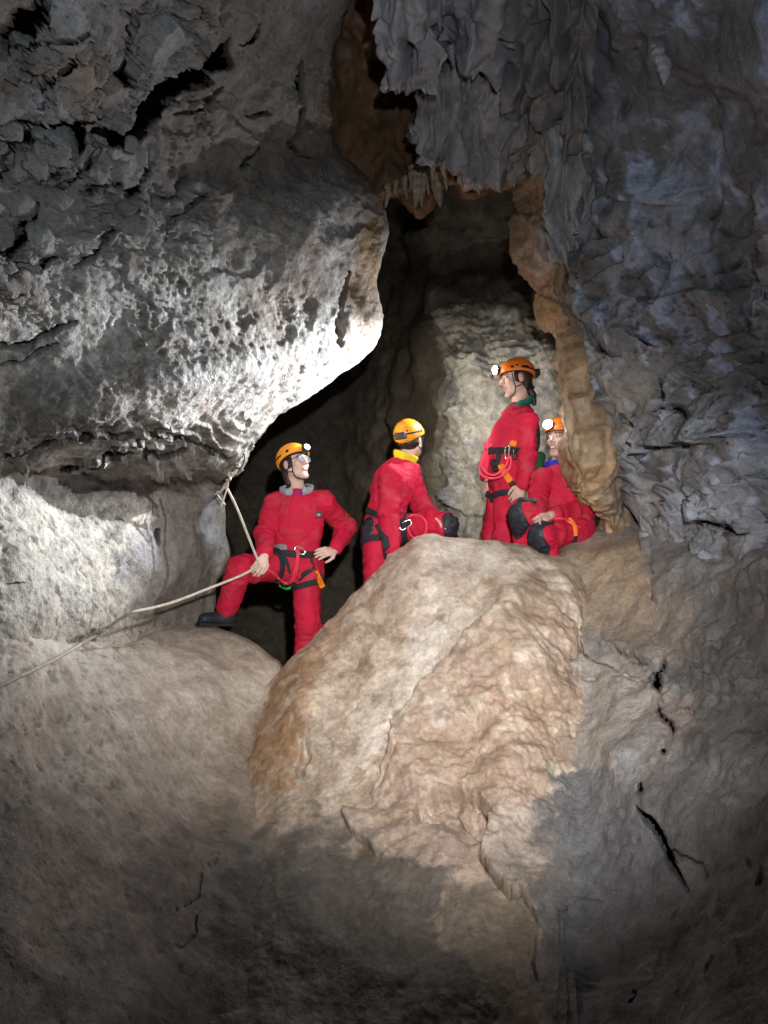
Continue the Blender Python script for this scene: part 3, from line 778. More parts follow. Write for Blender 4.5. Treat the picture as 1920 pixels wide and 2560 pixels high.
def boul_fn(r):
    P = r.P; x, y = r.xy[:, 0], r.xy[:, 1]
    low = sstep(1950, 2150, y)
    r.disp += 0.045 * fbm(P, 1.7, 3) + 0.012 * fbm(P, 5, 4, .5)
    rough = sstep(0, 60, (x - 1150) + (y - 1600) * .75) * (1 - sstep(2050, 2150, y)) * sstep(1400, 1480, y)
    f1, f2, rid = worley((P + 0.06 * np.stack([r.w1, r.w2, r.w1], 1)) * 13)
    r.disp += rough * 0.016 * (.55 - f1) + rough * .012 * fbm(P, 9, 4, .6) + rough * .02 * fbm(P, 4.5, 2, off=3) + rough * .010 * fbm(P, 6.5, 4, .6, off=13, ridged=True)
    r.disp += .006 * fbm(P, 10, 4, .65, off=43)
    # flow ripples run down the slope
    s = P[:, 0] * 0.9 + P[:, 1] * 0.35
    r.disp += (1 - low) * 0.010 * fbm(np.stack([s * 10, P[:, 1] * 1.2, P[:, 2] * 1.2], 1), 1.0, 4, .6)
    # scarp that runs down the middle
    r.scarp(c4([(1300,400),(1130,490),(1000,620),(890,740),(770,880),(712,955),(695,1090),(610,1240)]), 0.075, 190, -1, 9, 4)
    r.recess(c7([(228,255),(228,180),(330,122),(400,103),(480,140),(535,212),(500,300),(430,262),(400,200),(320,235)]), 0.13, 7, 8, hollow=True)
    r.recess(c7([(230,250),(390,180),(500,210),(540,300),(440,330),(330,270)]), 0.05, 22, 10, hollow=True)
    r.crack(c7([(228,180),(330,122),(400,103),(480,140),(535,212)]), 7, .06, 3)
    r.crack(c7([(355,145),(390,180),(430,190)]), 6, .04, 3)
    r.crack(c7([(535,212),(500,290),(490,400),(520,460),(560,510),(610,570),(660,555),(700,600),(725,655)]), 7, .1, 4)
    r.scarp(c7([(535,212),(500,290),(490,400),(520,460),(560,510),(610,570),(660,555),(700,600)]), .06, 120, -1, 4)
    r.crack(c7([(712,690),(708,830),(725,900)]), 4, .04, 4)
    r.crack(c4([(620,1235),(700,1150),(740,1060)]), 6, .04, 5)
    r.crack(c4([(1470,420),(1540,450),(1570,520)]), 7, .06, 5)
    r.crack(c4([(550,820),(490,880),(450,910)]), 5, .025, 5)
    r.recess(c4([(310,1010),(320,1080),(285,1190),(255,1180),(280,1080)]), .05, 6, 6)
    # hollow in the flank under the pale spur
    r.scarp(c4([(480,1330),(490,1400),(520,1450),(590,1500),(640,1560)]), .07, 130, -1, 8)
    r.bump(760, 1760, 70, .05, 90); r.bump(1060, 1480, 120, .05, 90); r.bump(940, 1640, 60, .03, 120)
    r.bump(1290, 1500, 90, .05, 60); r.bump(1330, 1640, 70, .05, 90); r.bump(1200, 1760, 60, .03, 70)
    # ---- colours
    r.mottle(sstep(-.3, .4, fbm(P, 2.4, 3, off=2)), (0.42, 0.335, 0.245), .6)
    r.paint(c4([(150,740),(560,330),(620,420),(480,620),(350,760),(330,960),(260,1180),(150,1300),(20,1200),(40,880)]), (0.31, 0.195, 0.105), 34, 34, .85)
    r.paint(c4([(440,420),(680,230),(860,90),(900,260),(760,560),(600,780),(520,640),(420,700)]), (0.45, 0.365, 0.27), 26, 30, .7)
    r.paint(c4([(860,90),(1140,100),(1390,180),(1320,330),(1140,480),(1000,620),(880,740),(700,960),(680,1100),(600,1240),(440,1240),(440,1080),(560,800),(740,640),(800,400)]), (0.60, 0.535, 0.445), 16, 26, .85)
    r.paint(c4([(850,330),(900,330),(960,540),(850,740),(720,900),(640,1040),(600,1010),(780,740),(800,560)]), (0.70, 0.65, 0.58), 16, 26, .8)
    r.paint(c4([(1150,300),(1310,215),(1320,290),(1200,350),(1150,360)]), (0.55, 0.44, 0.32), 8, 14, .85)
    r.paint(c4([(930,240),(1120,130),(1340,170),(1180,260),(1040,330)]), (0.43, 0.40, 0.36), 22, 30, .7)
    r.paint(c4([(1170,400),(1400,210),(1560,260),(1570,420),(1300,480)]), (0.31, 0.25, 0.19), 20, 30, .8)
    r.paint(c4([(1000,640),(1170,400),(1500,440),(1540,700),(1500,1000),(1380,1280),(1120,1330),(760,1330),(620,1280),(720,1000)]), (0.42, 0.32, 0.245), 22, 34, .85)
    r.paint(c4([(1040,800),(1400,800),(1430,1000),(1100,1040)]), (0.42, 0.295, 0.21), 40, 60, .6)
    r.paint(c4([(790,1020),(870,1010),(860,1100),(760,1110)]), (0.60, 0.53, 0.45), 10, 16, .7)
    r.paint(c4([(320,760),(400,690),(450,740),(380,820)]), (0.56, 0.48, 0.35), 8, 18, .85)
    r.paint(c4([(510,540),(560,540),(570,600),(520,640),(495,590)]), (0.58, 0.51, 0.40), 8, 16, .85)
    r.paint(c4([(420,780),(500,730),(540,800),(470,900),(420,900)]), (0.48, 0.385, 0.27), 10, 18, .7)
    r.paint(c4([(870,940),(990,870),(1000,920),(900,990)]), (0.58, 0.53, 0.46), 8, 16, .7)
    r.paint(c4([(300,980),(440,880),(480,1100),(440,1280),(260,1300)]), (0.30, 0.24, 0.19), 20, 30, .7)
    r.paint(c7([(0,130),(240,90),(700,120),(740,160),(700,300),(730,440),(690,560),(500,480),(380,520),(240,490),(60,330),(-30,300),(-60,200)]), (0.43, 0.335, 0.265), 16, 26, .9)
    r.paint(c7([(500,220),(700,200),(730,440),(690,560),(610,540),(500,420)]), (0.45, 0.385, 0.325), 12, 14, .7)
    r.paint(c7([(400,560),(690,600),(720,900),(690,1080),(600,1080),(560,960),(400,900),(380,760)]), (0.245, 0.195, 0.145), 14, 18, .9)
    r.paint(c7([(640,720),(700,720),(690,800),(630,830)]), (0.30, 0.25, 0.23), 10, 12, .8)
    fl = np.stack([(P[:, 0] * .92 + P[:, 1] * .3 + .04 * r.w1) * 26, P[:, 1] * 2.2, P[:, 2] * 2.6], 1)
    hi = 1 - low
    r.mottle(hi * (1 - rough) * sstep(.05, .5, fbm(fl, 1.0, 4, .6)), (0.66, 0.60, 0.51), .45)
    r.mottle(hi * (1 - rough) * sstep(.1, .5, fbm(fl, .8, 4, .6, off=9)), (0.36, 0.27, 0.175), .5)
    r.mottle(hi * sstep(.16, .23, fbm(P, 4.6, 6, .68, off=70)), (0.58, 0.51, 0.42), .5)
    r.mottle(hi * sstep(.20, .27, fbm(P, 5.2, 6, .68, off=80)), (0.31, 0.225, 0.15), .5)
    r.mottle(hi * rough * sstep(.02, .12, fbm(P, 7, 6, .7, off=90)), (0.33, 0.24, 0.175), .5)
    r.mottle(hi * np.exp(-np.abs(fbm(P, 5, 5, .65, off=100)) * 30) * sstep(0, .3, r.w2), (0.22, 0.16, 0.11), .55)
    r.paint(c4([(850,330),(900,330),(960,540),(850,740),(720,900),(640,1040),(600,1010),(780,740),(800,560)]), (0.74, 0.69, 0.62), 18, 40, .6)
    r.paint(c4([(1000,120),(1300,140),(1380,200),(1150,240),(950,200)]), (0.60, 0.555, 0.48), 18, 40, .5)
    r.paint(c4([(60,860),(300,600),(380,700),(330,960),(260,1180),(100,1250),(20,1100)]), (0.31, 0.18, 0.085), 30, 50, .6)
    r.col = r.col * np.array([1.0, .965, .985], np.float32)
    lower_paint(r)
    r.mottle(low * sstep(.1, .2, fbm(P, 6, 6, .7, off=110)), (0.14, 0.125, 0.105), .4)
    fleck = sstep(.42, .62, fbm(P, 14, 3, .6, off=50)) * sstep(2000, 2200, y)
    r.mottle(fleck, (0.20, 0.18, 0.155), .7)
    r.mottle((1 - low) * sstep(.3, .55, fbm(P, 7, 4, .6, off=40)), (0.60, 0.53, 0.42), .5)
    r.mottle((1 - low) * sstep(.35, .6, fbm(P, 6, 4, .6, off=60)), (0.27, 0.18, 0.10), .5)
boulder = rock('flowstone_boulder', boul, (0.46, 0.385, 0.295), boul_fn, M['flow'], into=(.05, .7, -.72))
tag(boulder, 'huge tan flowstone boulder in the middle, below the cavers', 'boulder')

# ---- smooth ledge on the lower left
ledge_rows = [
    [(-1500,1500,3.31),(-420,1500,4.6),(0,1520,5.0),(150,1560,5.4),(280,1620,5.8),(400,1620,6.2),(500,1620,6.4),(590,1640,6.4),(680,1690,6.2),(730,1740,6.0),(760,1830,5.9)],
    [(-1500,1500,2.59),(-420,1500,3.6),(0,1540,3.9),(150,1570,4.35),(280,1600,4.8),(400,1572,5.35),(500,1566,5.5),(585,1588,5.5),(684,1648,5.3),(716,1700,5.1),(745,1810,5.05)],
    [(-1500,1520,2.09),(-420,1520,2.9),(0,1580,3.3),(150,1600,3.85),(300,1604,4.5),(410,1562,5.05),(500,1557,5.18),(578,1576,5.2),(678,1636,5.08),(706,1685,4.95),(735,1800,4.9)],
    [(-1500,1580,1.94),(-420,1580,2.7),(0,1630,3.15),(150,1640,3.65),(300,1640,4.2),(410,1600,4.75),(500,1598,4.9),(575,1620,4.95),(660,1680,4.85),(700,1740,4.75),(730,1820,4.8)],
    [(-1500,1720,1.84),(-420,1720,2.55),(0,1740,2.98),(150,1740,3.4),(300,1740,3.85),(420,1720,4.3),(510,1720,4.5),(575,1740,4.6),(640,1790,4.55),(690,1840,4.6),(720,1880,4.7)],
    [(-1500,1900,1.73),(-420,1900,2.4),(0,1900,2.78),(150,1900,3.12),(300,1900,3.48),(420,1890,3.82),(510,1890,4.05),(575,1900,4.14),(640,1930,4.16),(680,1960,4.2),(710,1990,4.3)],
    [(-1500,2100,1.58),(-420,2100,2.2),(0,2100,2.52),(150,2100,2.78),(300,2100,3.05),(420,2090,3.3),(510,2090,3.5),(575,2090,3.58),(640,2100,3.62),(680,2110,3.68),(710,2120,3.8)],
    [(-1500,2330,1.44),(-420,2330,2.0),(0,2330,2.25),(150,2330,2.45),(300,2330,2.65),(420,2320,2.85),(510,2320,3.0),(575,2320,3.06),(640,2320,3.1),(680,2320,3.15),(710,2320,3.25)],
    [(-1500,2600,1.30),(-420,2600,1.8),(0,2600,2.0),(150,2600,2.15),(300,2600,2.3),(420,2600,2.45),(510,2600,2.6),(575,2600,2.62),(640,2600,2.66),(680,2600,2.72),(710,2600,2.8)],
    [(-1500,2950,1.15),(-420,2950,1.6),(0,2950,1.75),(150,2950,1.88),(300,2950,2.0),(420,2950,2.1),(510,2950,2.2),(575,2950,2.3),(640,2950,2.5),(680,2950,2.7),(710,2950,3.0)],
]
def ledge_fn(r):
    P = r.P; x, y = r.xy[:, 0], r.xy[:, 1]
    r.disp += 0.035 * fbm(P, 1.5, 3) + 0.008 * fbm(P, 6, 4, .5)
    holes = sstep(.42, .66, fbm(P, 15, 4, .65, off=3))
    k = (1 - sstep(1750, 2150, y)) * (1 - .8 * sstep(250, 420, x))
    r.disp -= (0.003 + 0.008 * k) * holes
    f1, f2, rid = worley(P * 22)
    kk = (1 - sstep(1640, 1800, y)) * (1 - sstep(280, 380, x))
    r.disp += k * .006 * (.5 - f1) + kk * .012 * fbm(P, 14, 3)
    r.crack(c6([(895,730),(885,760),(830,775),(825,830),(820,900),(780,930),(720,955)]), 3, .022, 5)
    r.crack(c6([(805,970),(815,1040),(800,1075),(750,1120)]), 3, .022, 5)
    r.bump(470, 1760, 130, .05, 90); r.bump(620, 2150, 130, .04, 100)
    r.mottle(sstep(-.2, .4, fbm(P, 2.2, 3, off=2)), (0.36, 0.29, 0.23), .7)
    r.mottle(sstep(.1, .5, fbm(P, 4, 4, .6, off=12)), (0.48, 0.42, 0.35), .6)
    r.mottle(sstep(.1, .22, fbm(P, 4.2, 6, .68, off=70)), (0.33, 0.265, 0.21), .45)
    r.mottle(sstep(.2, .3, fbm(P, 6, 6, .68, off=80)), (0.50, 0.44, 0.375), .4)
    r.mottle(sstep(.45, .7, fbm(P, 15, 4, .65, off=3)) * (.3 + .7 * (1 - sstep(250, 450, x))), (0.17, 0.14, 0.115), .6)
    r.paint(c3([(400,1790),(620,1830),(600,1870),(460,1840)]), (0.16, 0.085, 0.06), 6, 16, .8)
    r.mottle(kk * sstep(-.4, .1, fbm(P, 6, 4, .6, off=25)), (0.50, 0.45, 0.38), .8)
    r.mottle(kk * sstep(.3, .55, fbm(P, 11, 4, .6, off=35)), (0.13, 0.10, 0.08), .7)
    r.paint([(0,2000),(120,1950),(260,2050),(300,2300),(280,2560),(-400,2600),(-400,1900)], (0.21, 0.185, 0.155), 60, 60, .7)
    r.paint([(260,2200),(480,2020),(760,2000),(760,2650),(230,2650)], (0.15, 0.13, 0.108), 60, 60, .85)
    r.paint([(560,1830),(760,1760),(760,2100),(500,2100)], (0.24, 0.18, 0.13), 40, 40, .7)
    r.paint([(100,1750),(170,1740),(160,1900),(110,1930)], (0.26, 0.21, 0.17), 24, 24, .7)
    lower_paint(r)
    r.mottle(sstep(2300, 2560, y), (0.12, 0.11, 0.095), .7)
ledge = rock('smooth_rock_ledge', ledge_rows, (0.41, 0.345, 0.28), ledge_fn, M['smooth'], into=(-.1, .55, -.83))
tag(ledge, 'smooth beige rounded ledge under the boot, lower left', 'rock ledge')

# ---- roof: brown alcove and hanging draperies
alc = []
for y, d in ((-250, 4.6), (0, 5.1), (150, 5.35), (300, 5.4), (400, 5.3), (460, 5.2), (500, 5.18), (515, 5.3), (490, 5.6), (400, 6.2), (250, 7.2)):
    alc.append([(x, y + (24 * math.sin(x / 23.0) + 14 * math.sin(x / 9.0)) * (1 if 440 < y < 520 else .2) - (x - 980) * 0.12 * (y > 380), d + 0.0011 * abs(x - 930)) for x in (700, 780, 850, 910, 960, 1000, 1040, 1080, 1120, 1180, 1260, 1360)])
def alc_fn(r):
    P = r.P
    r.disp += .05 * fbm(P, 2.3, 4) + 0.05 * fbm(P * np.array([5, 5, .8]), 1, 3, off=5)
    r.mottle(sstep(-.2, .4, fbm(P, 3, 3)), (0.14, 0.085, 0.048), .7)
alcove = rock('cave_roof', alc, (0.24, 0.135, 0.07), alc_fn, M['drape'], step=4)
tag(alcove, 'dark brown cave roof arching over the chamber', kind='structure')

def drapery(name, top, bottom, d_top, d_bot, folds, amp, base, fn=None, back=0.5, jag=.05):
    """a hanging sheet of calcite: folds run from the top line to the bottom line; it turns back at the lip"""
    n = len(top); rows = []
    ts = (0, .25, .5, .75, .93, 1.0)
    for t in ts:
        rows.append([(top[k][0] * (1 - t) + bottom[k][0] * t, top[k][1] * (1 - t) + bottom[k][1] * t, d_top[k] * (1 - t) + d_bot[k] * t - .08 * math.sin(PI * t)) for k in range(n)])
    rows.append([(b[0], b[1] - 6, d + .12) for b, d in zip(bottom, d_bot)])
    rows.append([(b[0], b[1] - 60, d + back) for b, d in zip(bottom, d_bot)])
    def f(r):
        P = r.P
        ph = r.u * folds + 1.5 * fbm(P * np.array([1, 1, .6]), 1.9, 3) + .35 * np.sin(r.v * 4 + folds)
        tri = 1 - np.abs(2 * (ph - np.floor(ph)) - 1)
        uu = np.stack([r.u * folds * .62 + .9 * fbm(P, 1.9, 2), r.v * 3.2 + .6 * fbm(P, 3, 2, off=4), r.u * 0 + folds], 1)
        n1 = fbm(uu, 1.0, 3, .5); n2 = np.abs(fbm(uu * np.array([1.6, 1, 1]), 1.0, 2, .5, off=4.4))
        r.disp += amp * (1.5 * n1 - .8 * np.exp(-n2 * 11)) + .06 * fbm(P, 2.6, 3, off=2) + .03 * fbm(P, 5, 2, off=12) + .012 * fbm(P, 10, 4)
        r.fold = tri
        # uneven lip
        lip = sstep(.35, .72, r.v)
        dz = jag * (1.7 * pnoise(np.stack([r.u * folds * 1.3, r.u * 0, r.u * 0 + 3], 1)) + .3 * pnoise(np.stack([r.u * folds * 4, r.u * 0, r.u * 0 + 8], 1)) - .35 * tri)
        r.zoff = lip * dz
        r.mottle(sstep(-.2, .4, fbm(P, 3.5, 3, off=5)), tuple(.62 * c for c in base), .7)
        if fn: fn(r)
    P = patch(rows, 3.2)
    nv, nu = P.shape[:2]
    N = face_camera(P, grid_normals(P)).reshape(-1, 3).astype(np.float32)
    Pf = P.reshape(-1, 3)
    r = Relief(Pf, N, base)
    r.u = np.tile(np.linspace(0, 1, nu), nv).astype(np.float32); r.v = np.repeat(np.linspace(0, 1, nv), nu).astype(np.float32)
    f(r)
    V = Pf + N * r.disp[:, None]; V[:, 2] += r.zoff
    return mesh_obj(name, V, grid_faces(nv, nu), M['drape'], alcove, np.clip(r.col, .004, .9))
# upper tier of folded curtains: two overlapping lobes
drapery('drapery', [(872,-200),(930,-240),(1000,-260),(1070,-260),(1120,-240)],
        [(968,196),(985,216),(1022,224),(1052,234),(1082,168)], [3.35,3.3,3.25,3.25,3.3], [4.02,3.94,3.9,3.9,3.98], 5, .075, (0.36, 0.355, 0.375), back=.7)
drapery('drapery', [(1075,-260),(1130,-260),(1200,-260),(1260,-260),(1320,-260)],
        [(1082,165),(1126,112),(1150,178),(1200,196),(1262,150)], [3.32,3.3,3.28,3.25,3.25], [4.04,4.02,4.0,4.02,4.1], 5, .07, (0.30, 0.30, 0.32), back=.7)
# middle tier
drapery('drapery', [(1050,120),(1100,60),(1160,60),(1220,80)],
        [(1030,330),(1050,392),(1098,428),(1160,418)], [4.25,4.25,4.25,4.25], [4.52,4.5,4.52,4.58], 5, .05, (0.34, 0.325, 0.33), jag=.03)
drapery('drapery', [(1150,100),(1220,80),(1300,80),(1400,100)],
        [(1150,420),(1200,462),(1262,430),(1350,320)], [4.3,4.25,4.2,4.1], [4.56,4.58,4.56,4.5], 6, .055, (0.33, 0.305, 0.30), jag=.04)
# lower fringe over the chamber mouth
drapery('drapery', [(1130,330),(1170,300),(1215,300),(1262,300)],
        [(1148,428),(1176,462),(1214,472),(1262,432)], [4.62,4.6,4.58,4.56], [4.68,4.68,4.66,4.64], 4, .04, (0.38, 0.32, 0.29), jag=.03)
drapery('drapery', [(1250,300),(1290,300),(1330,300),(1380,300)],
        [(1252,430),(1284,446),(1312,410),(1382,480)], [4.56,4.54,4.5,4.46], [4.64,4.64,4.62,4.56], 4, .05, (0.33, 0.28, 0.25), jag=.035)
# blocks of the roof right of the curtains
drapery('roof_block', [(1230,-260),(1320,-260),(1420,-260),(1520,-260)], [(1262,290),(1330,285),(1400,380),(1470,330)], [3.3,3.2,3.1,3.0], [4.3,4.25,4.3,4.2], 4, .1, (0.18, 0.175, 0.17), jag=.03)
drapery('roof_block', [(1340,200),(1400,180),(1460,180),(1520,200)], [(1385,620),(1420,660),(1445,560),(1480,520)], [4.3,4.25,4.2,4.15], [4.66,4.64,4.62,4.55], 5, .06, (0.33, 0.32, 0.32), jag=.04)

def stalactite(px, py0, py1, d, r0, base, seed):
    """tapering, slightly crooked drip with rings"""
    top = at(px, py0, d); L = (py1 - py0) / FPX * d
    nv, nu = 26, 18
    V = []
    for i in range(nv):
        t = i / (nv - 1)
        rad = r0 * (1 - t) ** .75 * (1 + .10 * math.sin(t * 31 + seed)) + .003
        ox = .012 * math.sin(t * 4 + seed * 2) * t; oy = .012 * math.cos(t * 3 + seed) * t
        for k in range(nu):
            a = 2 * PI * k / nu
            rr = rad * (1 + .16 * math.sin(3 * a + seed + t * 2) + .07 * math.sin(7 * a + seed * 3))
            V.append((ox + rr * math.cos(a), oy + rr * math.sin(a), .05 - t * (L + .05)))
    V = np.array(V)
    F = []
    for i in range(nv - 1):
        for k in range(nu):
            F.append((i * nu + k, i * nu + (k + 1) % nu, (i + 1) * nu + (k + 1) % nu, (i + 1) * nu + k))
    c = np.tile(np.array(base, np.float32), (len(V), 1)) * (0.8 + .4 * np.random.RandomState(seed).rand(len(V), 1))
    return mesh_obj('stalactite', V, np.array(F)[:, ::-1], M['drape'], alcove, c, loc=top)
for k, (px, a, b, d, r0) in enumerate([(1040,440,523,5.2,.05),(1057,440,523,5.2,.035),(1095,430,524,5.15,.06),(1273,420,476,4.66,.035),(1287,418,474,4.66,.028),
                                       (1172,440,466,4.68,.04),(1205,450,474,4.68,.045),(1225,440,472,4.66,.03),(1250,410,446,4.66,.03),
                                       (1128,140,172,3.98,.02),(1186,180,206,4.02,.025),(1060,215,238,3.92,.02),(1655,150,215,3.45,.05),(968,480,520,5.12,.02),(990,470,492,5.12,.016),(1012,460,504,5.15,.022),(1026,455,486,5.15,.015),(1072,450,492,5.18,.018),(1112,440,478,5.18,.02),(1128,440,462,5.2,.014),(1085,420,446,4.54,.016),(1110,425,452,4.55,.02),(1136,418,440,4.56,.014),(1160,440,478,4.66,.018),(1192,455,490,4.66,.02),(1240,425,462,4.64,.016),(1262,420,450,4.62,.018)]):
    stalactite(px, a, b, d, r0, (0.38, 0.29, 0.21) if b > 440 else (0.36, 0.35, 0.36), k + 3)

# ---- loose nodules standing proud of the upper left wall
def stone_mesh(seed):
    rs = np.random.RandomState(seed)
    n1, n2 = 18, 26
    V = [(0, 0, 1)]
    for i in range(1, n1):
        th = PI * i / n1
        for k in range(n2):
            a = 2 * PI * k / n2
            V.append((math.sin(th) * math.cos(a), math.sin(th) * math.sin(a), math.cos(th)))
    V.append((0, 0, -1)); V = np.array(V)
    F = []
    for k in range(n2):
        F.append((0, 1 + k, 1 + (k + 1) % n2, 1 + (k + 1) % n2))
        b = 1 + (n1 - 2) * n2
        F.append((b + (k + 1) % n2, b + k, len(V) - 1, len(V) - 1))
    for i in range(n1 - 2):
        for k in range(n2):
            a = 1 + i * n2
            F.append((a + k, a + n2 + k, a + n2 + (k + 1) % n2, a + (k + 1) % n2))
    off = rs.rand(3) * 50
    pl = rs.normal(size=(13, 3)); pl /= np.linalg.norm(pl, axis=1)[:, None]; pd = .62 + .38 * rs.rand(13)
    dn = V @ pl.T
    s = np.min(np.where(dn > .12, pd / np.maximum(dn, .12), 9), 1)
    s = np.minimum(s, 1.15) * (1 + .17 * fbm(V + off, 2.6, 4, .6))
    return V * s[:, None], F
def add_stones():
    V, N, xy = SURF['cave_wall_left']
    spots = [(172,350,42,30),(140,385,40,44),(22,398,34,30),(100,415,30,34),(240,372,22,34),(60,500,44,48),(205,425,34,30),(150,500,40,26),(250,525,48,24),(20,580,36,40),(110,590,34,40),
             (180,470,26,22),(310,430,40,30),(380,400,38,24),(75,660,34,26),(200,600,40,24),(330,560,40,26),(45,340,28,20),(120,300,30,24),(60,120,26,34),(405,250,20,38),(300,300,34,26),(420,170,34,20)]
    for k, (x, y, rx, ry) in enumerate(spots):
        i = int(np.argmin((xy[:, 0] - x) ** 2 + (xy[:, 1] - y) ** 2))
        d = (V[i] - CAM) @ FW
        sx, sz = rx / FPX * d, ry / FPX * d
        m, F = stone_mesh(k + 11)
        me_v = m * np.array([1.15 * sx, .45 * min(sx, sz) + .02, 1.15 * sz])
        rs = np.random.RandomState(k)
        F = np.array(F)
        quads = F
        c = np.tile(np.array([0.29, 0.285, 0.275], np.float32) * (0.8 + .4 * rs.rand()), (len(m), 1))
        me = bpy.data.meshes.new('stone')
        me.from_pydata(me_v.tolist(), [], [tuple(dict.fromkeys(f)) for f in F.tolist()])
        me.polygons.foreach_set('use_smooth', np.ones(len(me.polygons), bool))
        ca = me.color_attributes.new('albedo', 'FLOAT_COLOR', 'POINT')
        ca.data.foreach_set('color', np.concatenate([c, np.ones((len(c), 1), np.float32)], 1).ravel())
        me.materials.append(M['left'])
        o = bpy.data.objects.new('stone', me); COL.objects.link(o); o.parent = wall_left
        o.location = V[i] - N[i] * .02
        o.rotation_euler = (rs.uniform(-.2, .2), rs.uniform(-.5, .5), math.radians(35) + rs.uniform(-.3, .3))
add_stones()

# ---- ground under the photographer
def ground_obj():
    nx, ny = 120, 120
    X, Y = np.meshgrid(np.linspace(-6, 6, nx), np.linspace(-6, 6, ny))
    P = np.stack([X, Y, 0 * X], -1).reshape(-1, 3)
    V = P.copy(); V[:, 2] = 0.0 + .06 * fbm(P, 1.5, 4)
    return mesh_obj('ground', V, grid_faces(ny, nx), M['back'], None, np.tile(np.array([.1, .09, .08], np.float32), (len(P), 1)))
tag(ground_obj(), 'dark cave floor at the foot of the slope', kind='structure')
# ================================================================== SIGNED-DISTANCE MODELLING
def nrm(v):
    v = np.asarray(v, float); return v / (np.linalg.norm(v) + 1e-12)

def s_cone(a, b, r1, r2):
    """tapered capsule"""
    a = np.asarray(a, np.float32); b = np.asarray(b, np.float32)
    ba = b - a; l2 = float(ba @ ba); rr = r1 - r2; a2 = l2 - rr * rr; il2 = 1.0 / l2
    if a2 <= 0: a2 = 1e-9
    def f(p):
        pa = p - a; y = pa @ ba; z = y - l2
        x2v = pa * l2 - y[:, None] * ba
        x2 = (x2v * x2v).sum(1); y2 = y * y * l2; z2 = z * z * l2
        k = np.sign(rr) * rr * rr * x2
        d = (np.sqrt(np.maximum(x2 * a2 * il2, 0)) + y * rr) * il2 - r1
        d = np.where(np.sign(z) * a2 * z2 > k, np.sqrt(x2 + z2) * il2 - r2, d)
        d = np.where((np.sign(y) * a2 * y2 < k) & ~(np.sign(z) * a2 * z2 > k), np.sqrt(x2 + y2) * il2 - r1, d)
        return d
    r = max(r1, r2)
    return f, np.minimum(a, b) - r, np.maximum(a, b) + r

def s_ball(c, r):
    c = np.asarray(c, np.float32)
    return (lambda p: np.sqrt(((p - c) ** 2).sum(1)) - r), c - r, c + r

class Frame:
    def __init__(self, o, fwd, up, scale=1.0):
        self.o = np.asarray(o, float); self.f = nrm(fwd)
        u = np.asarray(up, float); u = nrm(u - (u @ self.f) * self.f)
        self.u = u; self.r = np.cross(self.f, self.u); self.s = scale
        self.R = np.stack([self.r, self.f, self.u], 1)       # columns: local axes in world
    def w(self, q): return self.o + self.s * (np.asarray(q, float) @ self.R.T)
    def l(self, p): return ((p - self.o) @ self.R) / self.s
    def d(self, v): return np.asarray(v, float) @ self.R.T

def s_ell(fr, c, r):
    c = np.asarray(c, np.float32); r = np.asarray(r, np.float32)
    def f(p):
        q = (fr.l(p) - c).astype(np.float32)
        k0 = np.sqrt(((q / r) ** 2).sum(1)); k1 = np.sqrt(((q / (r * r)) ** 2).sum(1)) + 1e-9
        return fr.s * k0 * (k0 - 1) / k1
    w = fr.w(c); m = fr.s * float(r.max())
    return f, w - m, w + m

def s_box(fr, c, h, rad=.004):
    c = np.asarray(c, np.float32); h = np.asarray(h, np.float32)
    def f(p):
        q = np.abs(fr.l(p) - c) - h + rad
        return fr.s * (np.sqrt((np.maximum(q, 0) ** 2).sum(1)) + np.minimum(q.max(1), 0) - rad)
    w = fr.w(c); m = fr.s * float(np.linalg.norm(h))
    return f, w - m, w + m

def flat(prim, c, axis, s):
    """squash a primitive along an axis"""
    f0, lo, hi = prim; c = np.asarray(c, np.float32); ax = nrm(axis).astype(np.float32)
    def f(p):
        t = (p - c) @ ax
        return f0(p + ((1 / s - 1) * t)[:, None] * ax) * (.5 + .5 * s)
    return f, lo - .02, hi + .02

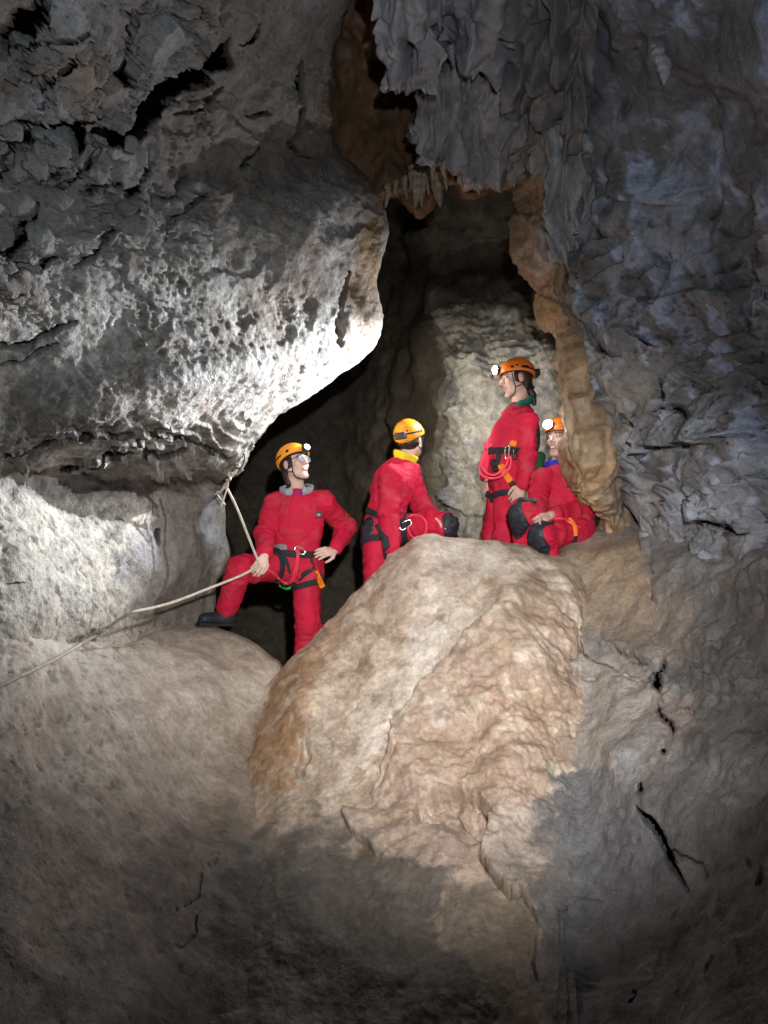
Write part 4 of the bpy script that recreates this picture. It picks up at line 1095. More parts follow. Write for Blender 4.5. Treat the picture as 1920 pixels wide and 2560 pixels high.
class Sdf:
    def __init__(self): self.ops = []
    def add(self, prim, k=.02): self.ops.append(('u', prim, k)); return self
    def sub(self, prim, k=.005): self.ops.append(('s', prim, k)); return self
    def cut(self, fn, k=.002): self.ops.append(('i', (fn, None, None), k)); return self
    def copy(self):
        s = Sdf(); s.ops = list(self.ops); return s
    @staticmethod
    def mix(op, f, d, k):
        if op == 'u':
            h = np.clip(.5 + .5 * (f - d) / k, 0, 1); return f + (d - f) * h - k * h * (1 - h)
        e = -d if op == 's' else d
        h = np.clip(.5 - .5 * (f - e) / k, 0, 1); return f + (e - f) * h + k * h * (1 - h)
    def ev(self, p):
        f = np.full(len(p), 1.0, np.float32)
        for op, (fn, lo, hi), k in self.ops:
            if lo is None: f = self.mix(op, f, fn(p), k); continue
            a, b = lo - k - .03, hi + k + .03
            m = np.nonzero((p[:, 0] > a[0]) & (p[:, 0] < b[0]) & (p[:, 1] > a[1]) & (p[:, 1] < b[1]) & (p[:, 2] > a[2]) & (p[:, 2] < b[2]))[0]
            if len(m): f[m] = self.mix(op, f[m], fn(p[m]), k)
        return f
    def bounds(self):
        lo = np.min([q[1][1] for q in self.ops if q[0] == 'u'], 0); hi = np.max([q[1][2] for q in self.ops if q[0] == 'u'], 0)
        return lo, hi
    def mesh(self, h, box=None, project=2, post=None):
        lo, hi = box if box is not None else self.bounds()
        lo = np.asarray(lo, float) - 3 * h; hi = np.asarray(hi, float) + 3 * h
        n = np.ceil((hi - lo) / h).astype(int) + 1
        ax = [lo[k] + h * np.arange(n[k]) for k in range(3)]
        F = np.full(n, 1.0, np.float32)
        for op, (fn, l, u), k in self.ops:
            if l is None: a = np.zeros(3, int); b = n
            else:
                pad = k + 2.5 * h + .01
                a = np.clip(np.floor((l - pad - lo) / h).astype(int), 0, n); b = np.clip(np.ceil((u + pad - lo) / h).astype(int) + 1, 0, n)
                if (b <= a).any(): continue
            sl = tuple(slice(a[q], b[q]) for q in range(3))
            G = np.stack(np.meshgrid(*[ax[q][a[q]:b[q]] for q in range(3)], indexing='ij'), -1).reshape(-1, 3).astype(np.float32)
            F[sl] = self.mix(op, F[sl].ravel(), fn(G), k).reshape(F[sl].shape)
        V, Q = surface_nets(F, lo, h)
        if not len(V): return V, Q, V
        func = (lambda p: post(p, self.ev(p))) if post else self.ev
        for _ in range(project):
            d = func(V); g = self.grad(func, V, h * .5)
            V = V - np.clip(d, -h, h)[:, None] * g
        return V.astype(np.float32), Q, self.grad(func, V, h * .5)
    @staticmethod
    def grad(fn, V, e):
        g = np.stack([fn((V + e * np.eye(3)[k]).astype(np.float32)) - fn((V - e * np.eye(3)[k]).astype(np.float32)) for k in range(3)], 1)
        return g / (np.linalg.norm(g, axis=1)[:, None] + 1e-9)

def surface_nets(F, lo, h):
    S = F < 0
    n = np.array(F.shape)
    c = np.zeros(n - 1, np.int8)
    for dx in (0, 1):
        for dy in (0, 1):
            for dz in (0, 1):
                c += S[dx:n[0] - 1 + dx, dy:n[1] - 1 + dy, dz:n[2] - 1 + dz]
    cells = np.argwhere((c > 0) & (c < 8))
    if not len(cells): return np.zeros((0, 3)), np.zeros((0, 4), int)
    idx = np.full(n - 1, -1, np.int32); idx[tuple(cells.T)] = np.arange(len(cells))
    acc = np.zeros((len(cells), 3)); cnt = np.zeros(len(cells))
    corners = [(x, y, z) for x in (0, 1) for y in (0, 1) for z in (0, 1)]
    for i, a in enumerate(corners):
        for b in corners[i + 1:]:
            if sum(abs(p - q) for p, q in zip(a, b)) != 1: continue
            fa = F[tuple((cells + a).T)]; fb = F[tuple((cells + b).T)]
            m = (fa < 0) != (fb < 0)
            t = np.where(m, fa / np.where(m, fa - fb, 1), 0)
            pt = np.array(a) + t[:, None] * (np.array(b) - np.array(a))
            acc += np.where(m[:, None], pt, 0); cnt += m
    V = lo + h * (cells + acc / cnt[:, None])
    Q = []
    for axis in range(3):
        o1, o2 = [k for k in range(3) if k != axis]
        sl0 = [slice(1, -1)] * 3; sl1 = [slice(1, -1)] * 3
        sl0[axis] = slice(0, -1); sl1[axis] = slice(1, None)
        A = S[tuple(sl0)]; B = S[tuple(sl1)]
        e = np.argwhere(A != B)
        if not len(e): continue
        inside_first = A[tuple(e.T)]
        base = e.copy(); base[:, o1] += 1; base[:, o2] += 1
        def cell(d1, d2):
            q = base.copy(); q[:, o1] += d1; q[:, o2] += d2
            return idx[tuple(q.T)]
        q = np.stack([cell(-1, -1), cell(0, -1), cell(0, 0), cell(-1, 0)], 1)
        flip = inside_first if axis != 1 else ~inside_first
        q = np.where(flip[:, None], q, q[:, ::-1])
        Q.append(q)
    Q = np.concatenate(Q); Q = Q[(Q >= 0).all(1)]
    return V, Q

def sdf_obj(name, sdf, h, mat, parent, origin, box=None, post=None, col=None, fn=None):
    V, Q, N = sdf.mesh(h, box, 2, post)
    if not len(V): return None
    if fn is not None: V = fn(V, N)
    c = col(V) if callable(col) else None
    return mesh_obj(name, V - np.asarray(origin), Q, mat, parent, c)

def smooth_line(pts, n=10):
    W = crw(len(pts), [n] * (len(pts) - 1)); return W @ np.asarray(pts, float)

def tube(name, pts, r, mat, parent=None, origin=(0, 0, 0), n=10, sides=8, smooth=True, flatw=None, closed=False):
    """rope, cord or strap swept along a curve; flatw gives (width, thickness, face normal)"""
    C = smooth_line(pts, n) if smooth else np.asarray(pts, float)
    T = np.gradient(C, axis=0); T /= np.linalg.norm(T, axis=1)[:, None] + 1e-12
    ref = np.array(flatw[2], float) if flatw else np.array([.3, .2, 1.0])
    V = []
    for c, t in zip(C, T):
        a = ref - (ref @ t) * t
        if np.linalg.norm(a) < 1e-3: a = np.cross(t, [1, 0, 0])
        a = nrm(a); b = np.cross(t, a)
        for k in range(sides):
            th = 2 * PI * k / sides + PI / sides
            ca, sb = math.cos(th), math.sin(th)
            if flatw: V.append(c + a * flatw[1] * .5 * np.sign(ca) * abs(ca) ** .5 + b * flatw[0] * .5 * np.sign(sb) * abs(sb) ** .5)
            else: V.append(c + r * (a * ca + b * sb))
    m = len(C); F = []
    for i in range(m - 1):
        for k in range(sides):
            F.append((i * sides + k, i * sides + (k + 1) % sides, (i + 1) * sides + (k + 1) % sides, (i + 1) * sides + k))
    V.append(C[0] - T[0] * r * .5); V.append(C[-1] + T[-1] * r * .5)
    e0, e1 = len(V) - 2, len(V) - 1
    me = bpy.data.meshes.new(name)
    G = [tuple(f[::-1]) for f in F] + [(e0, k, (k + 1) % sides) for k in range(sides)] + [(e1, (m - 1) * sides + (k + 1) % sides, (m - 1) * sides + k) for k in range(sides)]
    me.from_pydata((np.array(V) - np.asarray(origin)).tolist(), [], [g[::-1] for g in G])
    me.polygons.foreach_set('use_smooth', np.ones(len(me.polygons), bool))
    if mat: me.materials.append(mat)
    o = bpy.data.objects.new(name, me); COL.objects.link(o)
    if parent is not None: o.parent = parent
    else: o.location = origin
    return o

# ------------------------------------------------------------------ materials for people and gear
def plain(name, color, rough=.6, spec=.4, metal=0.0, bump=0.0, bscale=200, var=.15, vscale=18, emit=None, dirt=None):
    m, nt, b = new_mat(name); L = nt.links.new
    tc = nt.nodes.new('ShaderNodeTexCoord')
    n = nt.nodes.new('ShaderNodeTexNoise'); L(tc.outputs['Object'], n.inputs['Vector']); n.inputs['Scale'].default_value = vscale; n.inputs['Detail'].default_value = 5
    mr = nt.nodes.new('ShaderNodeMapRange'); L(n.outputs['Fac'], mr.inputs[0]); mr.inputs[1].default_value = .3; mr.inputs[2].default_value = .7; mr.inputs[3].default_value = 1 - var; mr.inputs[4].default_value = 1 + var
    vm = nt.nodes.new('ShaderNodeVectorMath'); vm.operation = 'SCALE'; vm.inputs[0].default_value = color; L(mr.outputs[0], vm.inputs['Scale'])
    src = vm.outputs[0]
    if dirt:
        n2 = nt.nodes.new('ShaderNodeTexNoise'); L(tc.outputs['Object'], n2.inputs['Vector']); n2.inputs['Scale'].default_value = 7; n2.inputs['Detail'].default_value = 7; n2.inputs['Roughness'].default_value = .65
        r2 = nt.nodes.new('ShaderNodeMapRange'); L(n2.outputs['Fac'], r2.inputs[0]); r2.inputs[1].default_value = .5; r2.inputs[2].default_value = .75; r2.inputs[4].default_value = dirt[3]
        mx = nt.nodes.new('ShaderNodeMix'); mx.data_type = 'RGBA'; L(r2.outputs[0], mx.inputs[0]); L(src, mx.inputs[6]); mx.inputs[7].default_value = (*dirt[:3], 1)
        src = mx.outputs[2]
    L(src, b.inputs['Base Color'])
    b.inputs['Roughness'].default_value = rough; b.inputs['Specular IOR Level'].default_value = spec; b.inputs['Metallic'].default_value = metal
    if bump:
        nb = nt.nodes.new('ShaderNodeTexNoise'); L(tc.outputs['Object'], nb.inputs['Vector']); nb.inputs['Scale'].default_value = bscale; nb.inputs['Detail'].default_value = 4
        bp = nt.nodes.new('ShaderNodeBump'); bp.inputs['Distance'].default_value = bump; L(nb.outputs['Fac'], bp.inputs['Height']); L(bp.outputs[0], b.inputs['Normal'])
    if emit:
        b.inputs['Emission Color'].default_value = (*emit[:3], 1); b.inputs['Emission Strength'].default_value = emit[3]
    return m
def skin_mat():
    m, nt, b = new_mat('skin')
    att = nt.nodes.new('ShaderNodeAttribute'); att.attribute_name = 'albedo'
    nt.links.new(att.outputs['Color'], b.inputs['Base Color'])
    b.inputs['Roughness'].default_value = .55; b.inputs['Specular IOR Level'].default_value = .4
    return m
M['skin'] = skin_mat()
M['suit'] = plain('red_coverall_fabric', (0.50, 0.010, 0.042), .75, .25, bump=.010, bscale=20, var=.10, vscale=10, dirt=(.40, .15, .13, .3))
M['orange_helmet'] = plain('orange_helmet_shell', (0.72, 0.17, 0.012), .42, .45, var=.14, dirt=(.30, .16, .08, .5))
M['amber_helmet'] = plain('amber_helmet_shell', (0.82, 0.30, 0.010), .4, .45, var=.1, dirt=(.5, .24, .05, .4))
M['black'] = plain('black_rubber', (0.013, 0.014, 0.017), .5, .4, var=.3)
M['web'] = plain('black_webbing', (0.022, 0.022, 0.026), .75, .3, bump=.001, var=.3)
M['pad'] = plain('navy_knee_fabric', (0.016, 0.019, 0.028), .55, .4, bump=.004, bscale=45, var=.3, dirt=(.09, .09, .10, .4))
M['liner'] = plain('dark_foam_liner', (0.02, 0.015, 0.02), .8, .2)
M['hair'] = plain('dark_brown_hair', (0.022, 0.013, 0.009), .45, .5, bump=.004, bscale=120, var=.4, vscale=60)
M['pink_cord'] = plain('pink_red_rope', (0.75, 0.055, 0.10), .6, .3, bump=.002, bscale=260)
M['orange_web'] = plain('orange_webbing', (0.80, 0.20, 0.015), .6, .3)
M['grey_web'] = plain('grey_webbing', (0.22, 0.23, 0.26), .6, .3)
M['steel'] = plain('polished_metal', (0.75, 0.76, 0.78), .22, .5, 1.0, var=.05)
M['green'] = plain('green_coated_fabric', (0.025, 0.10, 0.04), .45, .4, var=.25)
M['lime'] = plain('bright_green_fabric', (0.03, 0.30, 0.06), .6, .3)
M['yellow'] = plain('yellow_collar_fabric', (0.72, 0.50, 0.015), .7, .3, bump=.004, bscale=50)
M['teal'] = plain('dark_green_collar_fabric', (0.010, 0.115, 0.085), .7, .3, bump=.004, bscale=50)
M['blue'] = plain('royal_blue_collar_fabric', (0.012, 0.03, 0.42), .7, .3, bump=.004, bscale=50)
M['violet'] = plain('violet_collar_lining', (0.06, 0.03, 0.42), .7, .3)
M['grey_hood'] = plain('grey_hood_fabric', (0.33, 0.35, 0.39), .75, .3, bump=.004, bscale=60)
M['rope'] = plain('undyed_rope', (0.50, 0.44, 0.36), .75, .25, bump=.002, bscale=300, var=.25, vscale=60)
M['lens_lit'] = plain('lit_headlamp_lens', (1, 1, 1), .3, .5, emit=(.92, .96, 1.0, 90))
M['lens_dim'] = plain('lit_headlamp_edge', (1, 1, 1), .3, .5, emit=(1.0, .98, .94, 1.2))
M['glass'] = plain('spectacle_lens', (0.75, 0.80, 0.88), .06, .5)
M['glass'].node_tree.nodes['Principled BSDF'].inputs['Transmission Weight'].default_value = .85
M['white_mark'] = plain('pale_print', (0.55, 0.57, 0.58), .6)

# ------------------------------------------------------------------ people
def hand_prims(wrist, d, palm, side, curl=.5, sc=1.0, thumb_curl=.3, spread=.021):
    """palm plus five jointed fingers. d: wrist to knuckles, palm: the way the palm looks, side: +-1 thumb side along d x palm"""
    d = nrm(d); n = nrm(np.asarray(palm, float) - (np.asarray(palm, float) @ d) * d); t = np.cross(d, n) * side   # t points to the thumb side
    w = np.asarray(wrist, float); out = []
    out.append((flat(s_cone(w + d * .005 * sc, w + d * .062 * sc, .026 * sc, .035 * sc), w, n, .5), .012))
    lens = [(.042, .026, .020), (.047, .029, .022), (.043, .027, .021), (.034, .021, .018)]
    offs = [1.5, .5, -.5, -1.5]
    for L, o in zip(lens, offs):
        k = w + d * (.088 - .005 * abs(o - .3)) * sc + t * o * spread * sc
        out.append((s_cone(w + d * .025 * sc + t * o * .013 * sc, k, .0125 * sc, .0115 * sc), .008))
        ang = 0.0; p = k
        for j, l in enumerate(L):
            ang += curl * (.75, .95, .6)[j]
            dd = nrm(math.cos(ang) * d + math.sin(ang) * n + t * .05 * o)
            q = p + dd * l * sc
            out.append((s_cone(p, q, (.0105, .0095, .0088)[j] * sc, (.0095, .0088, .0075)[j] * sc), .004)); p = q
    k = w + d * .022 * sc + t * .026 * sc
    p = k + (d * .03 + t * .026 + n * .012) * sc
    out.append((s_cone(w + d * .012 * sc + t * .012 * sc, p, .015 * sc, .0125 * sc), .01))
    q = p + nrm(d * 1.0 + t * (.55 - thumb_curl) + n * (.3 + thumb_curl)) * .034 * sc
    out.append((s_cone(p, q, .0115 * sc, .010 * sc), .005))
    q2 = q + nrm(d * .9 + t * (.2 - thumb_curl) + n * (.5 + thumb_curl)) * .026 * sc
    out.append((s_cone(q, q2, .010 * sc, .0085 * sc), .004))
    return out

def head_prims(S, H, neck_base):
    e = lambda c, r, k=.02: S.add(s_ell(H, c, r), k)
    cn = lambda a, b, r1, r2, k=.012: S.add(s_cone(H.w(a), H.w(b), r1 * H.s, r2 * H.s), k)
    S.add(s_cone(H.w((0, -.018, -.055)), neck_base, .053 * H.s, .058), .02)
    e((0, -.012, .03), (.075, .094, .086))
    e((0, .03, -.042), (.058, .060, .074), .025)
    for s in (-1, 1):
        cn((s * .047, .0, -.058), (s * .018, .066, -.104), .02, .018, .02)
        e((s * .037, .062, -.026), (.024, .022, .024), .018)
        e((s * .077, -.010, -.012), (.009, .019, .031), .006)
    cn((-.010, .073, -.108), (.010, .073, -.108), .017, .017, .018)
    cn((-.034, .082, .026), (.034, .082, .026), .010, .010, .014)
    cn((0, .088, .014), (0, .112, -.026), .007, .0115, .010)
    for s in (-1, 1):
        S.add(s_ball(H.w((s * .011, .100, -.031)), .008 * H.s), .006)
        S.sub(s_ball(H.w((s * .031, .101, .004)), .0165 * H.s), .012)
        S.add(s_ball(H.w((s * .031, .0785, .004)), .0128 * H.s), .003)
    cn((-.017, .089, -.060), (.017, .089, -.060), .0065, .0065, .006)
    cn((-.013, .0885, -.071), (.013, .0885, -.071), .0075, .0075, .006)
    S.sub(s_cone(H.w((-.019, .1005, -.0655)), H.w((.019, .1005, -.0655)), .0022 * H.s, .0022 * H.s), .003)

def face_colour(V, H, base, brow=(.05, .03, .02), smile=False):
    q = H.l(V); c = np.tile(np.asarray(base, np.float32), (len(V), 1))
    c *= (1 + .10 * fbm(V, 25, 3))[:, None]
    def tint(m, col, a=1.0):
        m = (np.clip(m, 0, 1) * a)[:, None]; c[:] = c * (1 - m) + m * np.asarray(col, np.float32)
    x, y, z = np.abs(q[:, 0]), q[:, 1], q[:, 2]
    front = y > .06
    tint(front * np.exp(-((x - .042) / .02) ** 2 - ((z + .032) / .02) ** 2), (base[0], base[1] * .68, base[2] * .66), .5)
    tint((y > .1) * np.exp(-(x / .016) ** 2 - ((z + .026) / .016) ** 2), (base[0], base[1] * .70, base[2] * .68), .5)
    tint(front * (x < .022) * (np.abs(z + .0655) < .0135), (.40, .17, .15), .7)
    if smile: tint(front * (x < .013) * (np.abs(z + .0655) < .0045), (.75, .72, .66), 1)
    tint(front * (np.abs(x - .032) < .019) * (np.abs(z - .0255 + 6 * (x - .032) ** 2) < .0048), brow, .85)
    eye = ((x - .031) / .0135) ** 2 + ((z - .004) / .0068) ** 2
    tint(front * (eye < 1.35), (.16, .08, .06), .8)
    tint(front * (eye < .85), (.62, .60, .58), .9)
    tint(front * (((x - .031) ** 2 + (z - .004) ** 2) < .0062 ** 2), (.03, .02, .015), 1)
    tint((q[:, 1] > -.03) * (np.abs(q[:, 0]) > .072) * (np.abs(z + .012) < .03), (base[0], base[1] * .75, base[2] * .72), .5)
    return c

def helmet(parent, H, org, mat, lit, lamp_target=None, watts=0, cone=110, lamp_col=(.9, .95, 1), vents=(), rim=(.018, .30), lens_mat=None, name='helmet', spill=0):
    root = None
    rz = lambda q: rim[0] + rim[1] * q[:, 1] - .10 * np.maximum(-.06 - q[:, 1], 0) + 1.1 * np.abs(q[:, 0]) ** 2
    s = Sdf().add(s_ell(H, (0, -.012, .040), (.106, .130, .102)), .01)
    s.add(s_ell(H, (0, -.02, .062), (.085, .11, .088)), .02)
    s.sub(s_ell(H, (0, -.012, .036), (.098, .122, .094)), .003)
    s.cut(lambda p: (rz(H.l(p)) - H.l(p)[:, 2]) * H.s, .004)
    for (c, hh) in vents:
        s.sub(s_box(H, c, hh, .005), .003)
    shell = sdf_obj(name, s, .005, mat, parent, org)
    # liner
    l = Sdf().add(s_ell(H, (0, -.012, .036), (.095, .119, .091)), .01)
    l.cut(lambda p: (rz(H.l(p)) + .004 - H.l(p)[:, 2]) * H.s, .004)
    sdf_obj('liner', l, .01, M['liner'], shell, (0, 0, 0), fn=lambda V, N: V - org)
    # headlamp in front, battery box behind
    b = Sdf().add(s_box(H, (0, .128, .073), (.030, .014, .022), .008), .004).add(s_box(H, (0, .115, .058), (.020, .02, .016), .006), .006)
    sdf_obj('headlamp_body', b, .004, M['black'], shell, (0, 0, 0), fn=lambda V, N: V - org)
    ln = Sdf().add(s_ell(H, (0, .142, .075), (.027, .012, .020) if lens_mat else (.034, .016, .028)), .004)
    sdf_obj('headlamp_lens', ln, .0035, lens_mat or M['lens_lit'], shell, (0, 0, 0), fn=lambda V, N: V - org)
    bb = Sdf().add(s_box(H, (0, -.146, .032), (.040, .024, .024), .008), .004)
    sdf_obj('battery_box', bb, .004, M['black'], shell, (0, 0, 0), fn=lambda V, N: V - org)
    st = Sdf().add(s_ell(H, (0, -.012, .040), (.1085, .1325, .1045)), .01)
    st.sub(s_ell(H, (0, -.012, .040), (.1045, .1285, .1005)), .001)
    st.cut(lambda p: (np.abs(H.l(p)[:, 2] - (.055 + .12 * H.l(p)[:, 1])) - .0065) * H.s, .002)
    st.cut(lambda p: (H.l(p)[:, 1] + .01) * H.s, .002)
    sdf_obj('lamp_strap', st, .0035, M['web'], shell, (0, 0, 0), fn=lambda V, N: V - org)
    # chin strap
    for sgn in (-1, 1):
        pts = [H.w(q) for q in ((sgn * .080, .052, .030), (sgn * .073, .046, -.02), (sgn * .064, .034, -.075), (sgn * .045, .040, -.115), (0, .058, -.130))]
        tube('chin_strap', pts, .004, M['web'], shell, org, 6, 6, True)
        pts = [H.w(q) for q in ((sgn * .076, -.055, -.02), (sgn * .072, -.02, -.055), (sgn * .064, .034, -.075))]
        tube('rear_strap', pts, .004, M['web'], shell, org, 6, 6, True)
    if lit:
        lp = H.w((0, .166, .076))
        spot('headlamp_light', lp, lamp_target, watts, cone, 1.0, lamp_col, .022)
        if spill: spot('headlamp_spill_light', lp, lamp_target, spill, 130, 1.0, lamp_col, .022)
    return shell

VENTS = [((sx * .1, yy, zz), (.03, ww, hh)) for sx in (-1, 1) for yy, zz, ww, hh in ((.035, .072, .013, .011), (-.005, .062, .006, .005), (-.03, .066, .006, .005), (-.055, .05, .005, .005))] + \
        [((sx * .045, -.13, .062), (.006, .04, .006)) for sx in (-1, 1)]
VENTS_SIDE = [((sx * .1, yy, zz), (.03, ww, hh)) for sx in (-1, 1) for yy, zz, ww, hh in ((.045, .066, .009, .010), (.012, .074, .008, .008), (-.045, .062, .03, .006))]

def build_person(label, J, spec):
    """J: joints in world space"""
    org = np.array([J['pelvis'][0], J['pelvis'][1], min(J['ankR'][2], J['ankL'][2]) - .08])
    root = bpy.data.objects.new('person', None); COL.objects.link(root); root.location = org
    tag(root, label, 'person', 'cavers in red coveralls')
    H = Frame(J['head'], spec['look'], spec.get('tilt', (0, 0, 1)), spec.get('hs', 1.0))
    fr = nrm(spec['front'])
    g = spec.get('girth', 1.0)
    # ---------------- the body: one continuous figure, head to feet
    B = Sdf()
    B.add(flat(s_cone(J['pelvis'], J['chest'], .115 * g, .135 * g), J['chest'], fr, .72), .03)
    mid = .5 * (np.asarray(J['shR']) + np.asarray(J['shL']))
    B.add(s_cone(J['shR'], mid, .052, .06), .04); B.add(s_cone(J['shL'], mid, .052, .06), .04)
    B.add(s_cone(J['chest'], J['neck'], .09, .055), .05)
    for s in 'RL':
        B.add(s_cone(J['sh' + s], J['el' + s], .048, .038), .02); B.add(s_cone(J['el' + s], J['wr' + s], .038, .026), .015)
        B.add(s_cone(J['hip' + s], J['knee' + s], .078, .055), .03); B.add(s_cone(J['knee' + s], J['ank' + s], .054, .040), .02)
        B.add(s_cone(J['ank' + s], np.asarray(J['ank' + s]) + .4 * (np.asarray(J['toe' + s]) - J['ank' + s]), .03, .022), .02)
        h = spec['hands'][s]
        for prim, k in hand_prims(J['wr' + s], h[0], h[1], h[2], h[3], .98 * g ** .3): B.add(prim, k)
    head_prims(B, H, J['neck'])
    skin = spec.get('skin', (.56, .37, .29))
    body = sdf_obj('body', B, .006, M['skin'], root, org, col=lambda V: face_colour(V, H, skin, smile=spec.get('smile', False)))
    # ---------------- coverall
    C = Sdf(); lm = spec.get('limb', 1.0)
    C.add(flat(s_cone(J['pelvis'], J['chest'], .145 * g, .158 * g), J['chest'], fr, spec.get('flat', .74)), .03)
    waist = .62 * np.asarray(J['pelvis']) + .38 * np.asarray(J['chest'])
    C.add(flat(s_cone(np.asarray(J['chest']) * .85 + np.asarray(J['pelvis']) * .15, np.asarray(J['chest']), .162 * g, .156 * g), J['chest'], fr, spec.get('flat', .74)), .03)
    C.add(s_cone(J['shR'], mid, .072, .085), .05); C.add(s_cone(J['shL'], mid, .072, .085), .05)
    nb = np.asarray(J['neck']); ch = np.asarray(J['chest'])
    C.add(s_cone(ch, ch + .80 * (nb - ch), .13, .078), .05)
    for s in 'RL':
        el, wr = np.asarray(J['el' + s]), np.asarray(J['wr' + s])
        C.add(s_cone(J['sh' + s], el, .072 * lm, .057 * lm), .03); C.add(s_cone(el, wr - (wr - el) * spec.get('cuff', .14), .058 * lm, .045), .02)
        kn, an = np.asarray(J['knee' + s]), np.asarray(J['ank' + s])
        C.add(s_cone(J['hip' + s], kn, .104 * g, .078 * lm), .04); C.add(s_cone(kn, an + (kn - an) * .12, .075 * lm, .064 * lm), .025)
    for prim, k in spec.get('extra', []): C.add(prim, k)
    joints = [np.asarray(J[k]) for k in ('elR', 'elL', 'kneeR', 'kneeL', 'hipR', 'hipL', 'shR', 'shL')] + [waist]
    seed = spec['seed']
    def folds(V, N):
        j = np.zeros(len(V), np.float32)
        for q in joints: j = np.maximum(j, np.exp(-(((V - q) ** 2).sum(1)) / .13 ** 2))
        w = V + .03 * np.stack([fbm(V, 7, 2, off=seed), fbm(V, 7, 2, off=seed + 9), fbm(V, 7, 2, off=seed + 5)], 1)
        a = fbm(w * np.array([1, 1, .3]), 8, 2, .45, off=seed, ridged=True)
        b = fbm(w * np.array([.45, .45, 1.5]), 13, 2, .5, off=seed + 3, ridged=True)
        d = .009 * fbm(V, 5, 2, off=seed) + .010 * a * (1 - .5 * j) + .016 * b * j
        return V + N * np.clip(d, -.03, .03)[:, None]
    suit = sdf_obj('coverall', C, .0085, M['suit'], root, org, fn=lambda V, N: folds(V, N) - 0)
    # ---------------- collar
    up = nrm(nb - ch); 
    cf = Frame(nb + up * spec.get('collar_up', .004), np.cross(up, nrm(np.cross(fr, up))), up) if False else Frame(nb + up * spec.get('collar_up', .0), fr, up + .25 * fr * 0)
    def ring(R, r, squash, dz, tiltf):
        def f(p):
            q = cf.l(p); z = q[:, 2] - dz - tiltf * q[:, 1]
            rad = np.sqrt(q[:, 0] ** 2 + q[:, 1] ** 2) - R - .35 * z
            return np.sqrt(rad ** 2 + (z / squash) ** 2) - r
        w = cf.w((0, 0, dz)); m = R + r * squash + .05
        return f, w - m, w + m
    K = Sdf().add(ring(spec.get('collar_r', .075), .012, spec.get('collar_h', 2.6), .012, spec.get('collar_tilt', -.35)), .01)
    sdf_obj('collar', K, .0045, M[spec['collar']], suit, (0, 0, 0), fn=lambda V, N: V + .006 * N * fbm(V, 24, 2)[:, None] - org)
    if 'hood' in spec:
        K2 = Sdf().add(ring(.098, .020, 1.5, .018, -.30), .01)
        K2.sub(s_box(cf, (0, .10, .02), (.034, .085, .09), .02), .015)
        sdf_obj('hood', K2, .0045, M[spec['hood']], suit, (0, 0, 0), fn=lambda V, N: V + .008 * N * fbm(V, 20, 2)[:, None] - org)
    # ---------------- pieces that hug the coverall
    def hug(name, mat, off, region, box, h=.006):
        def rr(p):
            g_ = region(p); m = np.nonzero(g_ < .03)[0]
            if len(m): g_ = g_.copy(); g_[m] = np.maximum(g_[m], C.ev(p[m]) - off)
            return g_
        S = Sdf(); S.ops = [('u', (rr, box[0], box[1]), .0001)]
        S.mix = Sdf.mix
        V, Q, N = S.mesh(h, box, 2)
        if not len(V): return None
        return mesh_obj(name, folds(V, S.grad(C.ev, V, .01)) - org, Q, mat, suit)
    for s in spec.get('knee', 'RL'):
        kn = np.asarray(J['knee' + s]); an = np.asarray(J['ank' + s]); hp = np.asarray(J['hip' + s])
        ax = nrm(an - hp); fk = nrm(kn - .5 * (an + hp)) if np.linalg.norm(kn - .5 * (an + hp)) > .04 else fr
        c = kn + fk * .045 - .03 * nrm(kn - CAM) + np.asarray(spec.get('kneeshift', (0, 0, 0))) + nrm(an - kn) * spec.get('kneedrop', .07)
        F = Frame(c, fk, -nrm(an - kn) + 1e-3)
        fn, lo, hi = s_ell(F, (0, 0, 0), spec.get('kneesize', (.075, .09, .17)))
        hug('knee_patch', M['pad'], .007, fn, (lo, hi))
    if spec.get('belt', True):
        ua = nrm(ch - np.asarray(J['pelvis'])); bc = np.asarray(J['pelvis']) + ua * spec.get('belt_up', .09)
        bt = nrm(ua + spec.get('belt_tilt', 0) * fr)
        lo, hi = bc - .27, bc + .27
        near_axis = lambda p: np.sqrt(((p - bc - ((p - bc) @ bt)[:, None] * bt) ** 2).sum(1)) - spec.get('belt_r', .21) * g
        armcut = lambda p: np.maximum(near_axis(p), np.abs((p - bc) @ bt) - .024)
        def torso_only(p):
            d = armcut(p)
            for s in 'RL':      # keep clear of the arms
                e = np.asarray(J['el' + s]); w = np.asarray(J['wr' + s])
                d = np.maximum(d, -(s_cone(e, w, .075, .06)[0](p)))
            return d
        hug('waist_belt', M['web'], .012, torso_only, (lo, hi))
        for s in 'RL':
            hp = np.asarray(J['hip' + s]); kn = np.asarray(J['knee' + s]); ax = nrm(kn - hp); lc = hp + (kn - hp) * .30
            sl = nrm(ax + .25 * (1 if s == 'R' else -1) * nrm(np.cross(fr, (0, 0, 1))))
            reg = lambda p, lc=lc, sl=sl: np.maximum(np.abs((p - lc) @ sl) - .021, np.sqrt(((p - lc) ** 2).sum(1)) - .155)
            hug('leg_loop', M['web'], .010, reg, (lc - .17, lc + .17))
    # ---------------- boots
    for s in 'RL':
        an, toe = np.asarray(J['ank' + s]), np.asarray(J['toe' + s])
        d = toe - an; fl = nrm(np.array([d[0], d[1], 0])); pitch = spec.get('sole', {}).get(s)
        upv = np.array([0, 0, 1.0])
        F = Frame(an, fl if pitch is None else nrm(fl + np.array([0, 0, pitch])), upv)
        b = Sdf().add(s_cone(F.w((0, -.01, .07)), F.w((0, -.005, -.03)), .062, .056), .02)
        b.add(flat(s_cone(F.w((0, -.03, -.035)), F.w((0, .14, -.045)), .054, .044), F.w((0, .05, -.05)), F.u, .9), .03)
        bo = sdf_obj('boot', b, .009, M['pad'], root, org)
